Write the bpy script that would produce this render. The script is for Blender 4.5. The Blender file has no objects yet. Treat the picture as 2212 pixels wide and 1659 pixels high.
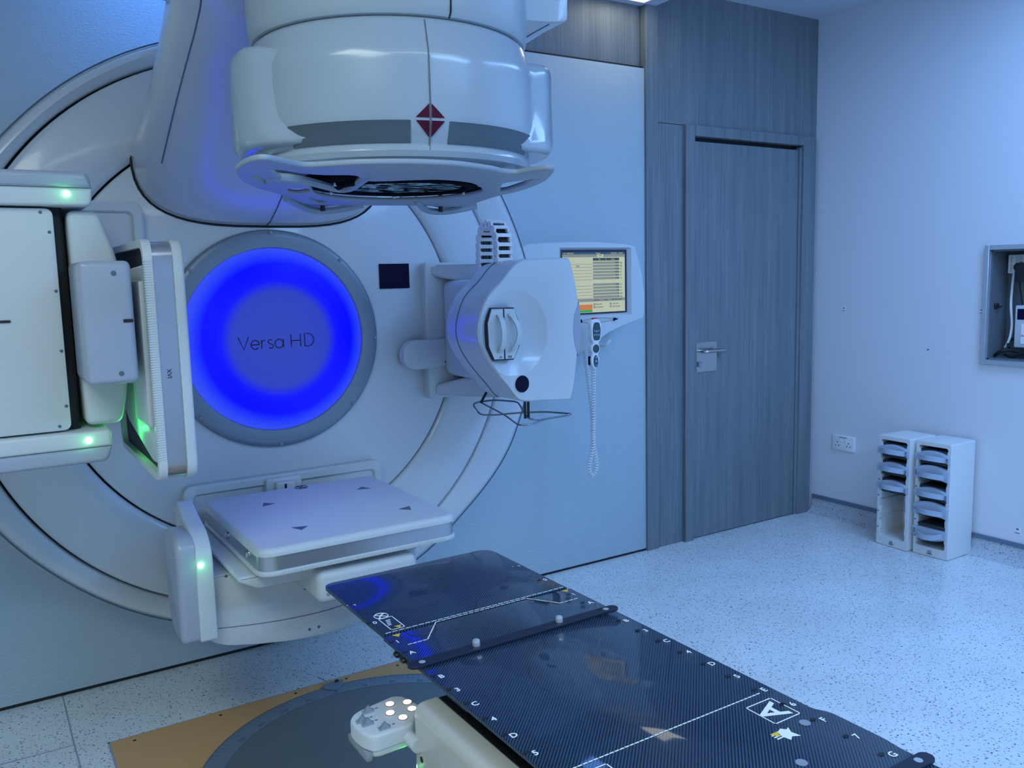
import bpy, bmesh, math, random
from mathutils import Vector, Matrix
random.seed(4)
PI=math.pi
SC=bpy.context.scene
COL=SC.collection
# ------------------------------------------------------------------ camera
YAW,PITCH,ROLL,FPX=0.5625087,0.1254628,0.0240768,1847.775
def cam_basis():
    cy,sy,cp,sp=math.cos(YAW),math.sin(YAW),math.cos(PITCH),math.sin(PITCH)
    f=Vector((sy*cp,cy*cp,-sp)); r=Vector((cy,-sy,0)); d=f.cross(r)
    cr,sr=math.cos(ROLL),math.sin(ROLL)
    return cr*r+sr*d, -sr*r+cr*d, f
_r,_d,_f=cam_basis()
cd=bpy.data.cameras.new('camera'); cam=bpy.data.objects.new('camera',cd); COL.objects.link(cam)
cd.sensor_width=36; cd.lens=FPX/2212*36; cd.clip_start=.05
m=Matrix.Identity(4)
for i in range(3): m[i][0]=_r[i]; m[i][1]=-_d[i]; m[i][2]=-_f[i]
m[0][3],m[1][3],m[2][3]=0,0,1.45
cam.matrix_world=m; SC.camera=cam
# ------------------------------------------------------------------ world, lights, exposure
w=bpy.data.worlds.new('world'); SC.world=w; w.use_nodes=True
w.node_tree.nodes['Background'].inputs[0].default_value=(.30,.45,.75,1)
w.node_tree.nodes['Background'].inputs[1].default_value=.15
SC.view_settings.view_transform='Standard'; SC.view_settings.look='None'
SC.view_settings.exposure=.06; SC.view_settings.gamma=1
try: SC.view_settings.use_curve_mapping=False
except Exception: pass
def area(name,loc,size,power,color,target=None,sy=None,spread=None):
    l=bpy.data.lights.new(name,'AREA'); l.energy=power; l.color=color; l.size=size
    if sy: l.shape='RECTANGLE'; l.size_y=sy
    if spread: l.spread=spread
    o=bpy.data.objects.new(name,l); COL.objects.link(o); o.location=loc
    if target: o.rotation_euler=(Vector(target)-Vector(loc)).to_track_quat('-Z','Y').to_euler()
    return o
BLUEW=(.24,.48,1.0); WARM=(.80,.93,.86)
area('ceiling_lamp_right',(3.1,.9,2.80),1.2,74,BLUEW,sy=2.2)
area('ceiling_lamp_middle',(1.9,-.8,2.72),1.6,52,(.24,.50,1.0),sy=.5)
area('ceiling_lamp_left',(-.7,.3,2.72),1.0,37,WARM,sy=1.6)
area('ceiling_strip_lamp',(.9,-.1,2.72),2.0,9,(.85,.95,.95),sy=.12)
area('cove_lamp_blue',(1.15,3.12,2.70),1.5,6,(.12,.34,1.0),sy=.15)
# ------------------------------------------------------------------ materials
def mat(name,col,rough=.5,metal=0,coat=0,emis=None,es=0,bump=None,spec=None,trans=0):
    mm=bpy.data.materials.new(name); mm.use_nodes=True; nt=mm.node_tree; b=nt.nodes['Principled BSDF']
    b.inputs['Base Color'].default_value=(*col,1); b.inputs['Roughness'].default_value=rough
    b.inputs['Metallic'].default_value=metal; b.inputs['Coat Weight'].default_value=coat
    b.inputs['Coat Roughness'].default_value=.08
    if spec is not None: b.inputs['Specular IOR Level'].default_value=spec
    if trans: b.inputs['Transmission Weight'].default_value=trans
    if emis: b.inputs['Emission Color'].default_value=(*emis,1); b.inputs['Emission Strength'].default_value=es
    if bump:
        sc,st,dist=bump
        g=nt.nodes.new('ShaderNodeNewGeometry'); n=nt.nodes.new('ShaderNodeTexNoise'); n.inputs['Scale'].default_value=sc; n.inputs['Detail'].default_value=2
        nt.links.new(g.outputs['Position'],n.inputs['Vector'])
        bp=nt.nodes.new('ShaderNodeBump'); bp.inputs['Strength'].default_value=st; bp.inputs['Distance'].default_value=dist
        nt.links.new(n.outputs['Fac'],bp.inputs['Height']); nt.links.new(bp.outputs['Normal'],b.inputs['Normal'])
    return mm
def N(nt,t,**kw):
    n=nt.nodes.new(t)
    for k,v in kw.items(): setattr(n,k,v)
    return n
def math_node(nt,op,a,b=None,c=None):
    n=nt.nodes.new('ShaderNodeMath'); n.operation=op
    for i,v in enumerate((a,b,c)):
        if v is None: continue
        if isinstance(v,(int,float)): n.inputs[i].default_value=v
        else: nt.links.new(v,n.inputs[i])
    return n.outputs[0]
def ramp(nt,fac,stops):
    r=nt.nodes.new('ShaderNodeValToRGB'); e=r.color_ramp.elements
    while len(e)<len(stops): e.new(.5)
    for el,(p,c) in zip(e,stops): el.position=p; el.color=(*c,1)
    nt.links.new(fac,r.inputs[0]); return r.outputs[0]
M={}
M['shell']=mat('white_shell',(.60,.66,.70),.28,coat=.35,bump=(900,.05,.0005))
M['shell_matt']=mat('white_matt',(.60,.65,.67),.45,bump=(700,.12,.0005))
M['head']=mat('glossy_white',(.36,.44,.51),.24,coat=.4)
M['band']=mat('head_band_grey',(.085,.125,.155),.4)
M['collar']=mat('collar_white',(.38,.45,.50),.35,coat=.2)
M['window_black']=mat('window_black',(.004,.005,.009),.9,spec=.05)
M['pin']=mat('bright_pin',(.85,.86,.88),.28,metal=.7)
M['grey']=mat('grey_shell',(.36,.41,.50),.35,coat=.2)
M['midgrey']=mat('mid_grey',(.25,.30,.36),.4)
M['silver']=mat('silver_band',(.42,.45,.50),.28,metal=.75)
M['bezel']=mat('silver_bezel',(.22,.28,.34),.42,metal=.3,coat=.12)
M['steel']=mat('brushed_steel',(.55,.56,.56),.25,metal=1)
M['dark']=mat('dark_gap',(.008,.009,.012),.6)
M['black']=mat('black_plastic',(.012,.013,.016),.35)
M['navy']=mat('navy_sticker',(.003,.002,.025),.6,spec=.15)
M['red']=mat('dark_red_mark',(.075,.002,.022),.6,spec=.2)
M['guard']=mat('guard_plastic',(.30,.36,.44),.45)
M['label']=mat('label_print',(.10,.13,.17),.5)
M['white']=mat('white_plastic',(.86,.88,.88),.35)
M['print']=mat('white_print',(.85,.88,.88),.5)
M['yellow']=mat('yellow_mark',(.75,.50,.06),.5)
M['ink']=mat('dark_ink',(.02,.02,.05),.5)
M['green']=mat('green_led',(.3,1,.4),.3,emis=(.35,1,.45),es=5)
M['buttonlight']=mat('lit_button',(1,.9,.8),.3,emis=(1,.93,.88),es=2.2)
M['ruby']=mat('button_ring',(.35,.14,.12),.3)
M['tan']=mat('tan_board',(.62,.36,.15),.6,bump=(300,.1,.0005))
M['turn']=mat('turntable_metal',(.16,.20,.22),.38,metal=.3)
M['turnring']=mat('turntable_ring',(.25,.33,.40),.35,metal=.5)
M['wire']=mat('wire_metal',(.20,.23,.27),.3,metal=.8)
M['rack']=mat('rack_plastic',(.74,.76,.76),.5)
M['handle']=mat('cassette_grey',(.42,.50,.62),.45)
M['cass']=mat('cassette_dark',(.035,.045,.055),.5)
M['cream']=mat('couch_cover',(.62,.62,.56),.3,coat=.3)
M['floorline']=mat('floor_seam',(.30,.36,.44),.6)
M['bbgrey']=mat('skirting_strip',(.13,.19,.28),.5)
M['wallpaint']=mat('wall_paint',(.76,.78,.82),.55,bump=(60,.05,.001))
M['ceil']=mat('ceiling_paint',(.62,.66,.74),.7)
M['lamp']=mat('lamp_diffuser',(1,1,.9),.5,emis=(1,.95,.78),es=4.5)
M['cabin']=mat('cabinet_inside',(.13,.16,.18),.5)
M['cabframe']=mat('cabinet_frame',(.50,.54,.58),.35,metal=.4)
M['ring_grey']=mat('couch_ring',(.30,.34,.38),.35,metal=.3)
def fabric():
    mm=mat('textured_panel',(.47,.585,.645),.45); nt=mm.node_tree; b=nt.nodes['Principled BSDF']
    g=N(nt,'ShaderNodeNewGeometry'); mp=N(nt,'ShaderNodeMapping'); mp.inputs['Scale'].default_value=(110,110,170); mp.inputs['Rotation'].default_value=(0,.35,0)
    nt.links.new(g.outputs['Position'],mp.inputs[0])
    n=N(nt,'ShaderNodeTexNoise'); n.inputs['Scale'].default_value=1; n.inputs['Detail'].default_value=3; nt.links.new(mp.outputs[0],n.inputs['Vector'])
    bp=N(nt,'ShaderNodeBump'); bp.inputs['Strength'].default_value=.8; bp.inputs['Distance'].default_value=.004
    nt.links.new(n.outputs['Fac'],bp.inputs['Height']); nt.links.new(bp.outputs[0],b.inputs['Normal']); return mm
M['fabric']=fabric()
def wood():
    mm=mat('grey_wood_laminate',(.2,.24,.28),.45); nt=mm.node_tree; b=nt.nodes['Principled BSDF']
    g=N(nt,'ShaderNodeNewGeometry')
    def ns(sc,d):
        mp=N(nt,'ShaderNodeMapping'); mp.inputs['Scale'].default_value=sc; nt.links.new(g.outputs['Position'],mp.inputs[0])
        n=N(nt,'ShaderNodeTexNoise'); n.inputs['Scale'].default_value=1; n.inputs['Detail'].default_value=d; nt.links.new(mp.outputs[0],n.inputs['Vector']); return n.outputs['Fac']
    a=ns((170,60,2.5),4); c=ns((22,10,.8),3)
    s=math_node(nt,'ADD',math_node(nt,'MULTIPLY',a,.6),math_node(nt,'MULTIPLY',c,.4))
    col=ramp(nt,s,[(.30,(.115,.150,.175)),(.5,(.175,.21,.235)),(.70,(.25,.28,.30))])
    nt.links.new(col,b.inputs['Base Color'])
    bp=N(nt,'ShaderNodeBump'); bp.inputs['Strength'].default_value=.12; bp.inputs['Distance'].default_value=.001
    nt.links.new(a,bp.inputs['Height']); nt.links.new(bp.outputs[0],b.inputs['Normal']); return mm
M['wood']=wood()
def terrazzo(name,base,rough=.16):
    mm=mat(name,base,rough); nt=mm.node_tree; b=nt.nodes['Principled BSDF']
    g=N(nt,'ShaderNodeNewGeometry')
    big=N(nt,'ShaderNodeTexNoise'); big.inputs['Scale'].default_value=3.0; nt.links.new(g.outputs['Position'],big.inputs['Vector'])
    wob=N(nt,'ShaderNodeTexNoise'); wob.inputs['Scale'].default_value=160; nt.links.new(g.outputs['Position'],wob.inputs['Vector'])
    vm=N(nt,'ShaderNodeVectorMath',operation='MULTIPLY_ADD'); nt.links.new(wob.outputs['Color'],vm.inputs[0]); vm.inputs[1].default_value=(.012,.012,.012); nt.links.new(g.outputs['Position'],vm.inputs[2])
    out=None
    for sc,th,keep in((78,.25,.62),(115,.27,.45)):
        v=N(nt,'ShaderNodeTexVoronoi'); v.inputs['Scale'].default_value=sc; nt.links.new(vm.outputs[0],v.inputs['Vector'])
        sp=N(nt,'ShaderNodeSeparateColor'); nt.links.new(v.outputs['Color'],sp.inputs[0])
        k=math_node(nt,'MULTIPLY',math_node(nt,'LESS_THAN',v.outputs['Distance'],th),math_node(nt,'LESS_THAN',sp.outputs[0],keep))
        k=math_node(nt,'MULTIPLY',k,math_node(nt,'MULTIPLY_ADD',sp.outputs[1],.6,.4))
        out=k if out is None else math_node(nt,'MAXIMUM',out,k)
    base_c=ramp(nt,big.outputs['Fac'],[(.3,tuple(c*.93 for c in base)),(.7,tuple(min(1,c*1.05) for c in base))])
    mx=N(nt,'ShaderNodeMix',data_type='RGBA'); nt.links.new(out,mx.inputs[0]); nt.links.new(base_c,mx.inputs[6]); mx.inputs[7].default_value=(.02,.035,.05,1)
    nt.links.new(mx.outputs[2],b.inputs['Base Color'])
    bp=N(nt,'ShaderNodeBump'); bp.inputs['Strength'].default_value=.08; bp.inputs['Distance'].default_value=.002
    n2=N(nt,'ShaderNodeTexNoise'); n2.inputs['Scale'].default_value=9; nt.links.new(g.outputs['Position'],n2.inputs['Vector'])
    nt.links.new(n2.outputs['Fac'],bp.inputs['Height']); nt.links.new(bp.outputs[0],b.inputs['Normal']); return mm
M['floor']=terrazzo('speckled_vinyl',(.74,.79,.80),.22)
M['cove']=terrazzo('speckled_cove',(.50,.55,.60),.35)
def carbon():
    mm=mat('carbon_fibre',(.01,.02,.04),.10,coat=.55,spec=.25); nt=mm.node_tree; b=nt.nodes['Principled BSDF']
    g=N(nt,'ShaderNodeNewGeometry'); s=N(nt,'ShaderNodeSeparateXYZ'); nt.links.new(g.outputs['Position'],s.inputs[0])
    u=math_node(nt,'SUBTRACT',s.outputs[0],s.outputs[1])
    n=N(nt,'ShaderNodeTexNoise'); n.inputs['Scale'].default_value=500; nt.links.new(g.outputs['Position'],n.inputs['Vector'])
    wv=math_node(nt,'SINE',math_node(nt,'MULTIPLY_ADD',u,2*PI/.0076,math_node(nt,'MULTIPLY',n.outputs['Fac'],1.4)))
    f=math_node(nt,'MULTIPLY_ADD',wv,.5,.5)
    col=ramp(nt,f,[(.25,(.002,.008,.020)),(.75,(.030,.065,.125))])
    nt.links.new(col,b.inputs['Base Color'])
    rr=N(nt,'ShaderNodeMapRange'); nt.links.new(f,rr.inputs[0]); rr.inputs[3].default_value=.25; rr.inputs[4].default_value=.5; nt.links.new(rr.outputs[0],b.inputs['Roughness'])
    b.inputs['Coat Roughness'].default_value=.04
    return mm
M['carbon']=carbon()
def glow():
    mm=bpy.data.materials.new('blue_light_face'); mm.use_nodes=True; nt=mm.node_tree; b=nt.nodes['Principled BSDF']
    g=N(nt,'ShaderNodeNewGeometry'); v=N(nt,'ShaderNodeVectorMath',operation='DISTANCE'); nt.links.new(g.outputs['Position'],v.inputs[0]); v.inputs[1].default_value=(.948,3.07,1.243)
    col=ramp(nt,math_node(nt,'DIVIDE',v.outputs['Value'],.36),[(.0,(.028,.055,.42)),(.48,(.024,.048,.48)),(.585,(.002,.004,.9)),(.64,(0,0,3.4)),(.76,(.0,.0,3.4)),(.82,(.010,.028,.9)),(.90,(.028,.065,.85)),(.93,(.03,.07,.85))])
    b.inputs['Base Color'].default_value=(.004,.004,.02,1); b.inputs['Roughness'].default_value=.3; b.inputs['Specular IOR Level'].default_value=.25
    nt.links.new(col,b.inputs['Emission Color']); b.inputs['Emission Strength'].default_value=1.0
    return mm
M['glow']=glow()
def mlcglass():  # reflection of the bright floor painted as noise streaks in the base colour
    mm=mat('painted_reflection_window',(.1,.2,.2),.25,spec=.0); nt=mm.node_tree; b=nt.nodes['Principled BSDF']
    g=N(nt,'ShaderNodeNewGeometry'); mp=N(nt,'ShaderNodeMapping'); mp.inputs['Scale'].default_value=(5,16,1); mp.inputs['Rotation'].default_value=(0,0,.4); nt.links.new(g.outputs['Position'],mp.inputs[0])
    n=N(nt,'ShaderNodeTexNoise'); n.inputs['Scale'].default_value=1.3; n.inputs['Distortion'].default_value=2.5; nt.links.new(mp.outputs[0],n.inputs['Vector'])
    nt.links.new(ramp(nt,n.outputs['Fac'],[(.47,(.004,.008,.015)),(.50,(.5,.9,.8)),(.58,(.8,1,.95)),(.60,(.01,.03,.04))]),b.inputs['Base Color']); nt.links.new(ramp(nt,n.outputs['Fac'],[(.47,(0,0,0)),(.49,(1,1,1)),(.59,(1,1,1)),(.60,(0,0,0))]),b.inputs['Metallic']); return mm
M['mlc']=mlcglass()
# ------------------------------------------------------------------ geometry helpers
def merge(bm,pc):
    me=bpy.data.meshes.new('tmp'); pc.to_mesh(me); bm.from_mesh(me); bpy.data.meshes.remove(me); pc.free()
def box(bm,x0,x1,y0,y1,z0,z1,bev=0,seg=3):
    p=bmesh.new(); bmesh.ops.create_cube(p,size=1)
    for v in p.verts: v.co=Vector(((x0+x1)/2+v.co.x*(x1-x0),(y0+y1)/2+v.co.y*(y1-y0),(z0+z1)/2+v.co.z*(z1-z0)))
    if bev: bmesh.ops.bevel(p,geom=p.edges[:],offset=bev,segments=seg,profile=.5,affect='EDGES')
    merge(bm,p)
def rpoly(pts,r,seg=6):
    """round the corners of a 2D polygon; r number or list"""
    out=[]; n=len(pts)
    for i in range(n):
        p=Vector(pts[i]); a=Vector(pts[i-1]); b=Vector(pts[(i+1)%n]); rr=r[i] if isinstance(r,(list,tuple)) else r
        da=(a-p); db=(b-p); la,lb=da.length,db.length
        if rr<=0 or la<1e-6 or lb<1e-6: out.append(tuple(p)); continue
        da/=la; db/=lb; t=min(rr,la*.48,lb*.48)
        A=p+da*t; B=p+db*t
        for k in range(seg+1):
            s=k/seg; out.append(tuple((1-s)**2*A+2*s*(1-s)*p+s*s*B))
    return out
def prism(bm,poly,axis,a,b,bev=0,seg=3,both=False):
    """poly in the plane normal to axis; a..b extent; bevel the rim of cap a (and b)"""
    p=bmesh.new()
    def mk(u,v,w): return {'x':(w,u,v),'y':(u,w,v),'z':(u,v,w)}[axis]
    A=[p.verts.new(mk(u,v,a)) for u,v in poly]; B=[p.verts.new(mk(u,v,b)) for u,v in poly]
    fa=p.faces.new(A); fb=p.faces.new(B[::-1]); n=len(poly)
    for i in range(n): p.faces.new((A[(i+1)%n],A[i],B[i],B[(i+1)%n]))
    bmesh.ops.recalc_face_normals(p,faces=p.faces[:])
    if bev:
        es=list(fa.edges)+(list(fb.edges) if both else [])
        bmesh.ops.bevel(p,geom=es,offset=bev,segments=seg,profile=.5,affect='EDGES')
    merge(bm,p)
def lathe(bm,prof,c,axis='z',seg=64,a0=0,a1=2*PI,close=True,rot=0):
    """prof list of (r,h). closed profile loop if close"""
    p=bmesh.new(); full=abs(a1-a0-2*PI)<1e-6; n=seg if full else seg+1; rows=[]
    for i in range(n):
        t=a0+(a1-a0)*i/seg+rot; cs,sn=math.cos(t),math.sin(t); row=[]
        for r,h in prof:
            if axis=='z': co=(c[0]+r*cs,c[1]+r*sn,c[2]+h)
            elif axis=='y': co=(c[0]+r*cs,c[1]+h,c[2]+r*sn)
            else: co=(c[0]+h,c[1]+r*cs,c[2]+r*sn)
            row.append(p.verts.new(co))
        rows.append(row)
    k=len(prof)
    for i in range(n if full else n-1):
        A,B=rows[i],rows[(i+1)%n]
        for j in range(k if close else k-1):
            f=(A[j],A[(j+1)%k],B[(j+1)%k],B[j])
            p.faces.new(f)
    if not full and close:
        p.faces.new(rows[0]); p.faces.new(rows[-1][::-1])
    bmesh.ops.remove_doubles(p,verts=p.verts[:],dist=1e-6)
    bmesh.ops.recalc_face_normals(p,faces=p.faces[:]); merge(bm,p)
def disc(bm,c,r,axis,h0,h1,bev=0,seg=32):
    prism(bm,[(c[0]+r*math.cos(2*PI*i/seg),c[1]+r*math.sin(2*PI*i/seg)) for i in range(seg)],axis,h0,h1,bev)
def tube(bm,pts,r,seg=8,closed=False):
    p=bmesh.new(); pts=[Vector(q) for q in pts]; n=len(pts); rings=[]; prev=None
    for i in range(n):
        if closed: t=pts[(i+1)%n]-pts[i-1]
        else: t=pts[min(i+1,n-1)]-pts[max(i-1,0)]
        t.normalize()
        if prev is None: up=Vector((0,0,1)) if abs(t.z)<.9 else Vector((1,0,0)); u=t.cross(up).normalized()
        else: u=(prev-t*prev.dot(t)).normalized()
        prev=u; v=t.cross(u)
        rr=r[i] if isinstance(r,(list,tuple)) else r
        rings.append([p.verts.new(pts[i]+(u*math.cos(2*PI*k/seg)+v*math.sin(2*PI*k/seg))*rr) for k in range(seg)])
    for i in range(n if closed else n-1):
        A,B=rings[i],rings[(i+1)%n]
        for k in range(seg): p.faces.new((A[k],A[(k+1)%seg],B[(k+1)%seg],B[k]))
    if not closed: p.faces.new(rings[0][::-1]); p.faces.new(rings[-1])
    bmesh.ops.recalc_face_normals(p,faces=p.faces[:]); merge(bm,p)
def smooth_path(pts,n=8,closed=False):
    pts=[Vector(p) for p in pts]; out=[]; L=len(pts)
    rng=range(L if closed else L-1)
    for i in rng:
        p0=pts[i-1] if (closed or i>0) else pts[0]; p1=pts[i]; p2=pts[(i+1)%L]; p3=pts[(i+2)%L] if (closed or i+2<L) else pts[-1]
        for k in range(n):
            t=k/n; out.append(.5*((2*p1)+(p2-p0)*t+(2*p0-5*p1+4*p2-p3)*t*t+(3*p1-p0-3*p2+p3)*t**3))
    if not closed: out.append(pts[-1])
    return out
def fillet(pts,r,n=5,closed=True):
    """round 3D polyline corners"""
    P=[Vector(p) for p in pts]; out=[]; L=len(P)
    for i in range(L):
        if not closed and i in (0,L-1): out.append(P[i]); continue
        p=P[i]; da=P[i-1]-p; db=P[(i+1)%L]-p; t=min(r,da.length*.45,db.length*.45); A=p+da.normalized()*t; B=p+db.normalized()*t
        for k in range(n+1): s=k/n; out.append((1-s)**2*A+2*s*(1-s)*p+s*s*B)
    return out
def tri_flat(bm,pts,h=.0006):
    """thin flat print from 3D points with normal up (z)"""
    prism(bm,[(p[0],p[1]) for p in pts],'z',pts[0][2],pts[0][2]+h)
def mkobj(name,bm,material,parent=None,sharp=38,mats=None):
    me=bpy.data.meshes.new(name); bm.to_mesh(me); bm.free()
    for p in me.polygons: p.use_smooth=True
    try: me.set_sharp_from_angle(angle=math.radians(sharp))
    except Exception: pass
    me.materials.append(material)
    o=bpy.data.objects.new(name,me); COL.objects.link(o)
    if parent is not None:
        o.parent=parent
        if parent.type=='EMPTY': o.location=-Vector(parent.location)
    return o
def thing(name,label,cat,loc,group=None):
    o=bpy.data.objects.new(name,None); COL.objects.link(o); o.location=loc; o.empty_display_size=.1
    return tag(o,label,cat,group)
def tag(o,label,cat,group=None,kind=None):
    o['label']=label; o['category']=cat
    if group: o['group']=group
    if kind: o['kind']=kind
    return o
def struct(name,bm,material,label,cat,sharp=38):
    o=mkobj(name,bm,material,sharp=sharp); return tag(o,label,cat,kind='structure')
def nb(): return bmesh.new()
def text_into(bm,s,size,loc,right,up,thick=.0006,offset=0,align='CENTER',spacing=1.0,xs=1):
    c=bpy.data.curves.new('t','FONT'); c.body=s; c.size=size; c.extrude=thick/2; c.offset=offset; c.align_x=align; c.align_y='CENTER'; c.space_character=spacing; c.resolution_u=3
    o=bpy.data.objects.new('t',c); COL.objects.link(o); bpy.context.view_layer.update()
    me=bpy.data.meshes.new_from_object(o.evaluated_get(bpy.context.evaluated_depsgraph_get()))
    bpy.data.objects.remove(o); bpy.data.curves.remove(c)
    r=Vector(right).normalized(); u=Vector(up).normalized(); n=r.cross(u); mx=Matrix.Identity(4)
    for i in range(3): mx[i][0]=r[i]*xs; mx[i][1]=u[i]; mx[i][2]=n[i]; mx[i][3]=loc[i]
    me.transform(mx); bm.from_mesh(me); bpy.data.meshes.remove(me)
def mkobj_split(name,bm,material,parent=None,sharp=38):
    """one object for every loose island of the mesh"""
    bmesh.ops.remove_doubles(bm,verts=bm.verts[:],dist=1e-6); bm.verts.ensure_lookup_table(); bm.verts.index_update(); seen=set(); outs=[]
    for v in bm.verts:
        if v.index in seen: continue
        st=[v]; isl={v.index}
        while st:
            q=st.pop()
            for e in q.link_edges:
                o=e.other_vert(q)
                if o.index not in isl: isl.add(o.index); st.append(o)
        seen|=isl; p=bmesh.new(); mp_={}
        for i in sorted(isl): mp_[i]=p.verts.new(bm.verts[i].co)
        for f in {f for i in isl for f in bm.verts[i].link_faces}:
            try: p.faces.new([mp_[x.index] for x in f.verts])
            except ValueError: pass
        bmesh.ops.recalc_face_normals(p,faces=p.faces[:])
        outs.append(mkobj(name,p,material,parent,sharp))
    bm.free(); return outs
# ------------------------------------------------------------------ SETTING
WY=3.32; WX=4.20; ZC=2.845
bm=nb(); box(bm,-2.6,4.3,-2.6,3.5,-.1,0); floor=struct('floor',bm,M['floor'],'pale speckled vinyl floor','floor')
bm=nb()
box(bm,-.62,-.05,0,0,0,0) if False else None
def seam(p,q,wd=.0022):
    p=Vector(p); q=Vector(q); d=(q-p).normalized(); n=Vector((-d.y,d.x))*wd
    prism(bm,[tuple(p+n),tuple(q+n),tuple(q-n),tuple(p-n)],'z',.0002,.0009)
seam((.165,3.315),(.165,2.93)); seam((-.2,2.94),(.165,2.93)); seam((.165,2.93),(.175,2.3))
mkobj('floor_seam',bm,M['floorline'],floor)
# back wall: textured panel wall with wood above and beside
bm=nb(); box(bm,-2.6,2.905,WY,WY+.06,.012,2.446,.002,2)
wb=struct('wall_back',bm,M['fabric'],'pale textured panel wall around the round machine front','wall')
bm=nb(); box(bm,-2.6,2.905,WY+.004,WY+.05,0,.014); mkobj('shadow_gap',bm,M['dark'],wb)
bm=nb(); box(bm,-2.6,2.905,WY+.01,WY+.05,2.444,2.456); mkobj('top_gap',bm,M['dark'],wb)
bm=nb(); box(bm,-2.6,2.90,WY+.03,WY+.09,2.45,ZC); t1=struct('trim_1',bm,M['wood'],'grey wood panelling above the textured wall panels','panelling')
bm=nb(); box(bm,2.905,2.983,WY-.012,WY+.09,0,ZC,.001,1); struct('trim_2',bm,M['wood'],'narrow vertical grey wood strip at the edge of the textured wall','panelling')
bm=nb(); box(bm,2.984,3.163,WY,WY+.09,0,2.193); t3=struct('trim_3',bm,M['wood'],'grey wood panel between the narrow strip and the door frame','panelling')
bm=nb(); box(bm,2.984,4.2,WY,WY+.09,2.196,ZC); struct('trim_4',bm,M['wood'],'wide grey wood panel above the door','panelling')
bm=nb(); box(bm,4.172,4.2,WY,WY+.09,0,2.196); struct('trim_5',bm,M['wood'],'thin grey wood strip between door frame and right wall','panelling')
# door
dr=thing('door_1','closed grey wood door with a brushed metal lever handle','door',(3.65,WY,0)); dr['kind']='structure'
bm=nb(); box(bm,3.163,3.228,WY-.022,WY+.08,0,2.195,.002,1); mkobj('frame_side',bm,M['wood'],dr)
bm=nb(); box(bm,4.068,4.172,WY-.022,WY+.08,0,2.195,.002,1); mkobj('frame_side',bm,M['wood'],dr)
bm=nb(); box(bm,3.228,4.068,WY-.022,WY+.08,2.142,2.195,.002,1); mkobj('frame_top',bm,M['wood'],dr)
bm=nb(); box(bm,3.236,4.045,WY-.004,WY+.03,.006,2.118,.001,1); mkobj('door_leaf',bm,M['wood'],dr)
bm=nb(); box(bm,3.228,4.068,WY+.032,WY+.06,0,2.142); mkobj('gap_backing',bm,M['dark'],dr)
bm=nb(); box(bm,4.047,4.068,WY-.010,WY+.03,0,2.13); mkobj('stop_strip',bm,M['wood'],dr)
bm=nb(); prism(bm,rpoly([(3.255,.915),(3.405,.915),(3.405,1.075),(3.255,1.075)],.006,2),'y',WY-.008,WY-.004,.001,1); hp=mkobj('handle_plate',bm,M['steel'],dr)
bm=nb(); tube(bm,fillet([(3.275,WY-.008,1.028),(3.275,WY-.055,1.028),(3.43,WY-.055,1.028),(3.43,WY-.03,1.026),(3.385,WY-.02,1.026)],.02,5,False),.009,10); mkobj('lever',bm,M['steel'],hp)
bm=nb(); box(bm,3.262,3.286,WY-.02,WY-.007,.945,.972,.002,1); mkobj('thumb_turn',bm,M['midgrey'],hp)
# right wall with a hole for the cabinet
CY0,CY1,CZ0,CZ1=1.78,2.289,.988,1.520
bm=nb()
box(bm,WX,WX+.3,-2.6,CY0,0,ZC); box(bm,WX,WX+.3,CY1,WY+.09,0,ZC); box(bm,WX,WX+.3,CY0,CY1,0,CZ0); box(bm,WX,WX+.3,CY0,CY1,CZ1,ZC)
wr=struct('wall_right',bm,M['wallpaint'],'smooth pale painted side wall','wall')
bm=nb(); prism(bm,[(WX,0),(WX-.05,0),(WX-.042,.006),(WX-.02,.02),(WX-.008,.04),(WX-.004,.086),(WX,.086)],'y',-2.6,WY-.025); 
br=struct('baseboard_right',bm,M['cove'],'coved speckled vinyl skirting along the right wall','skirting',60)
bm=nb(); box(bm,WX-.010,WX,-2.6,WY-.025,.086,.108,.002,1); mkobj('capping_strip',bm,M['bbgrey'],br)['label']='grey capping strip'
bm=nb(); box(bm,-2.7,-2.6,-2.6,3.5,0,ZC); struct('wall_left',bm,M['wallpaint'],'pale painted wall on the left outside the picture','wall')
bm=nb(); box(bm,-2.7,4.3,-2.7,-2.6,0,ZC); struct('wall_front',bm,M['wallpaint'],'pale painted wall behind the viewer','wall')
bm=nb(); box(bm,-2.7,4.3,-2.7,3.5,ZC,ZC+.1); struct('ceiling',bm,M['ceil'],'plain pale ceiling','ceiling')
bm=nb(); box(bm,-2.6,2.97,-2.6,WY+.029,2.745,ZC+.02); struct('trim_6',bm,M['ceil'],'lowered ceiling soffit over the machine','ceiling soffit')
lt=thing('ceiling_light','square recessed ceiling light glowing warm white near the wood wall','light',(2.73,3.16,2.745))
bm=nb(); prism(bm,[(2.585,3.03),(2.88,3.03),(2.88,3.29),(2.585,3.29)],'z',2.738,2.7449); mkobj('frame',bm,M['white'],lt)
bm=nb(); prism(bm,[(2.60,3.045),(2.862,3.045),(2.862,3.272),(2.60,3.272)],'z',2.735,2.7379); mkobj('diffuser',bm,M['lamp'],lt)
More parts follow.
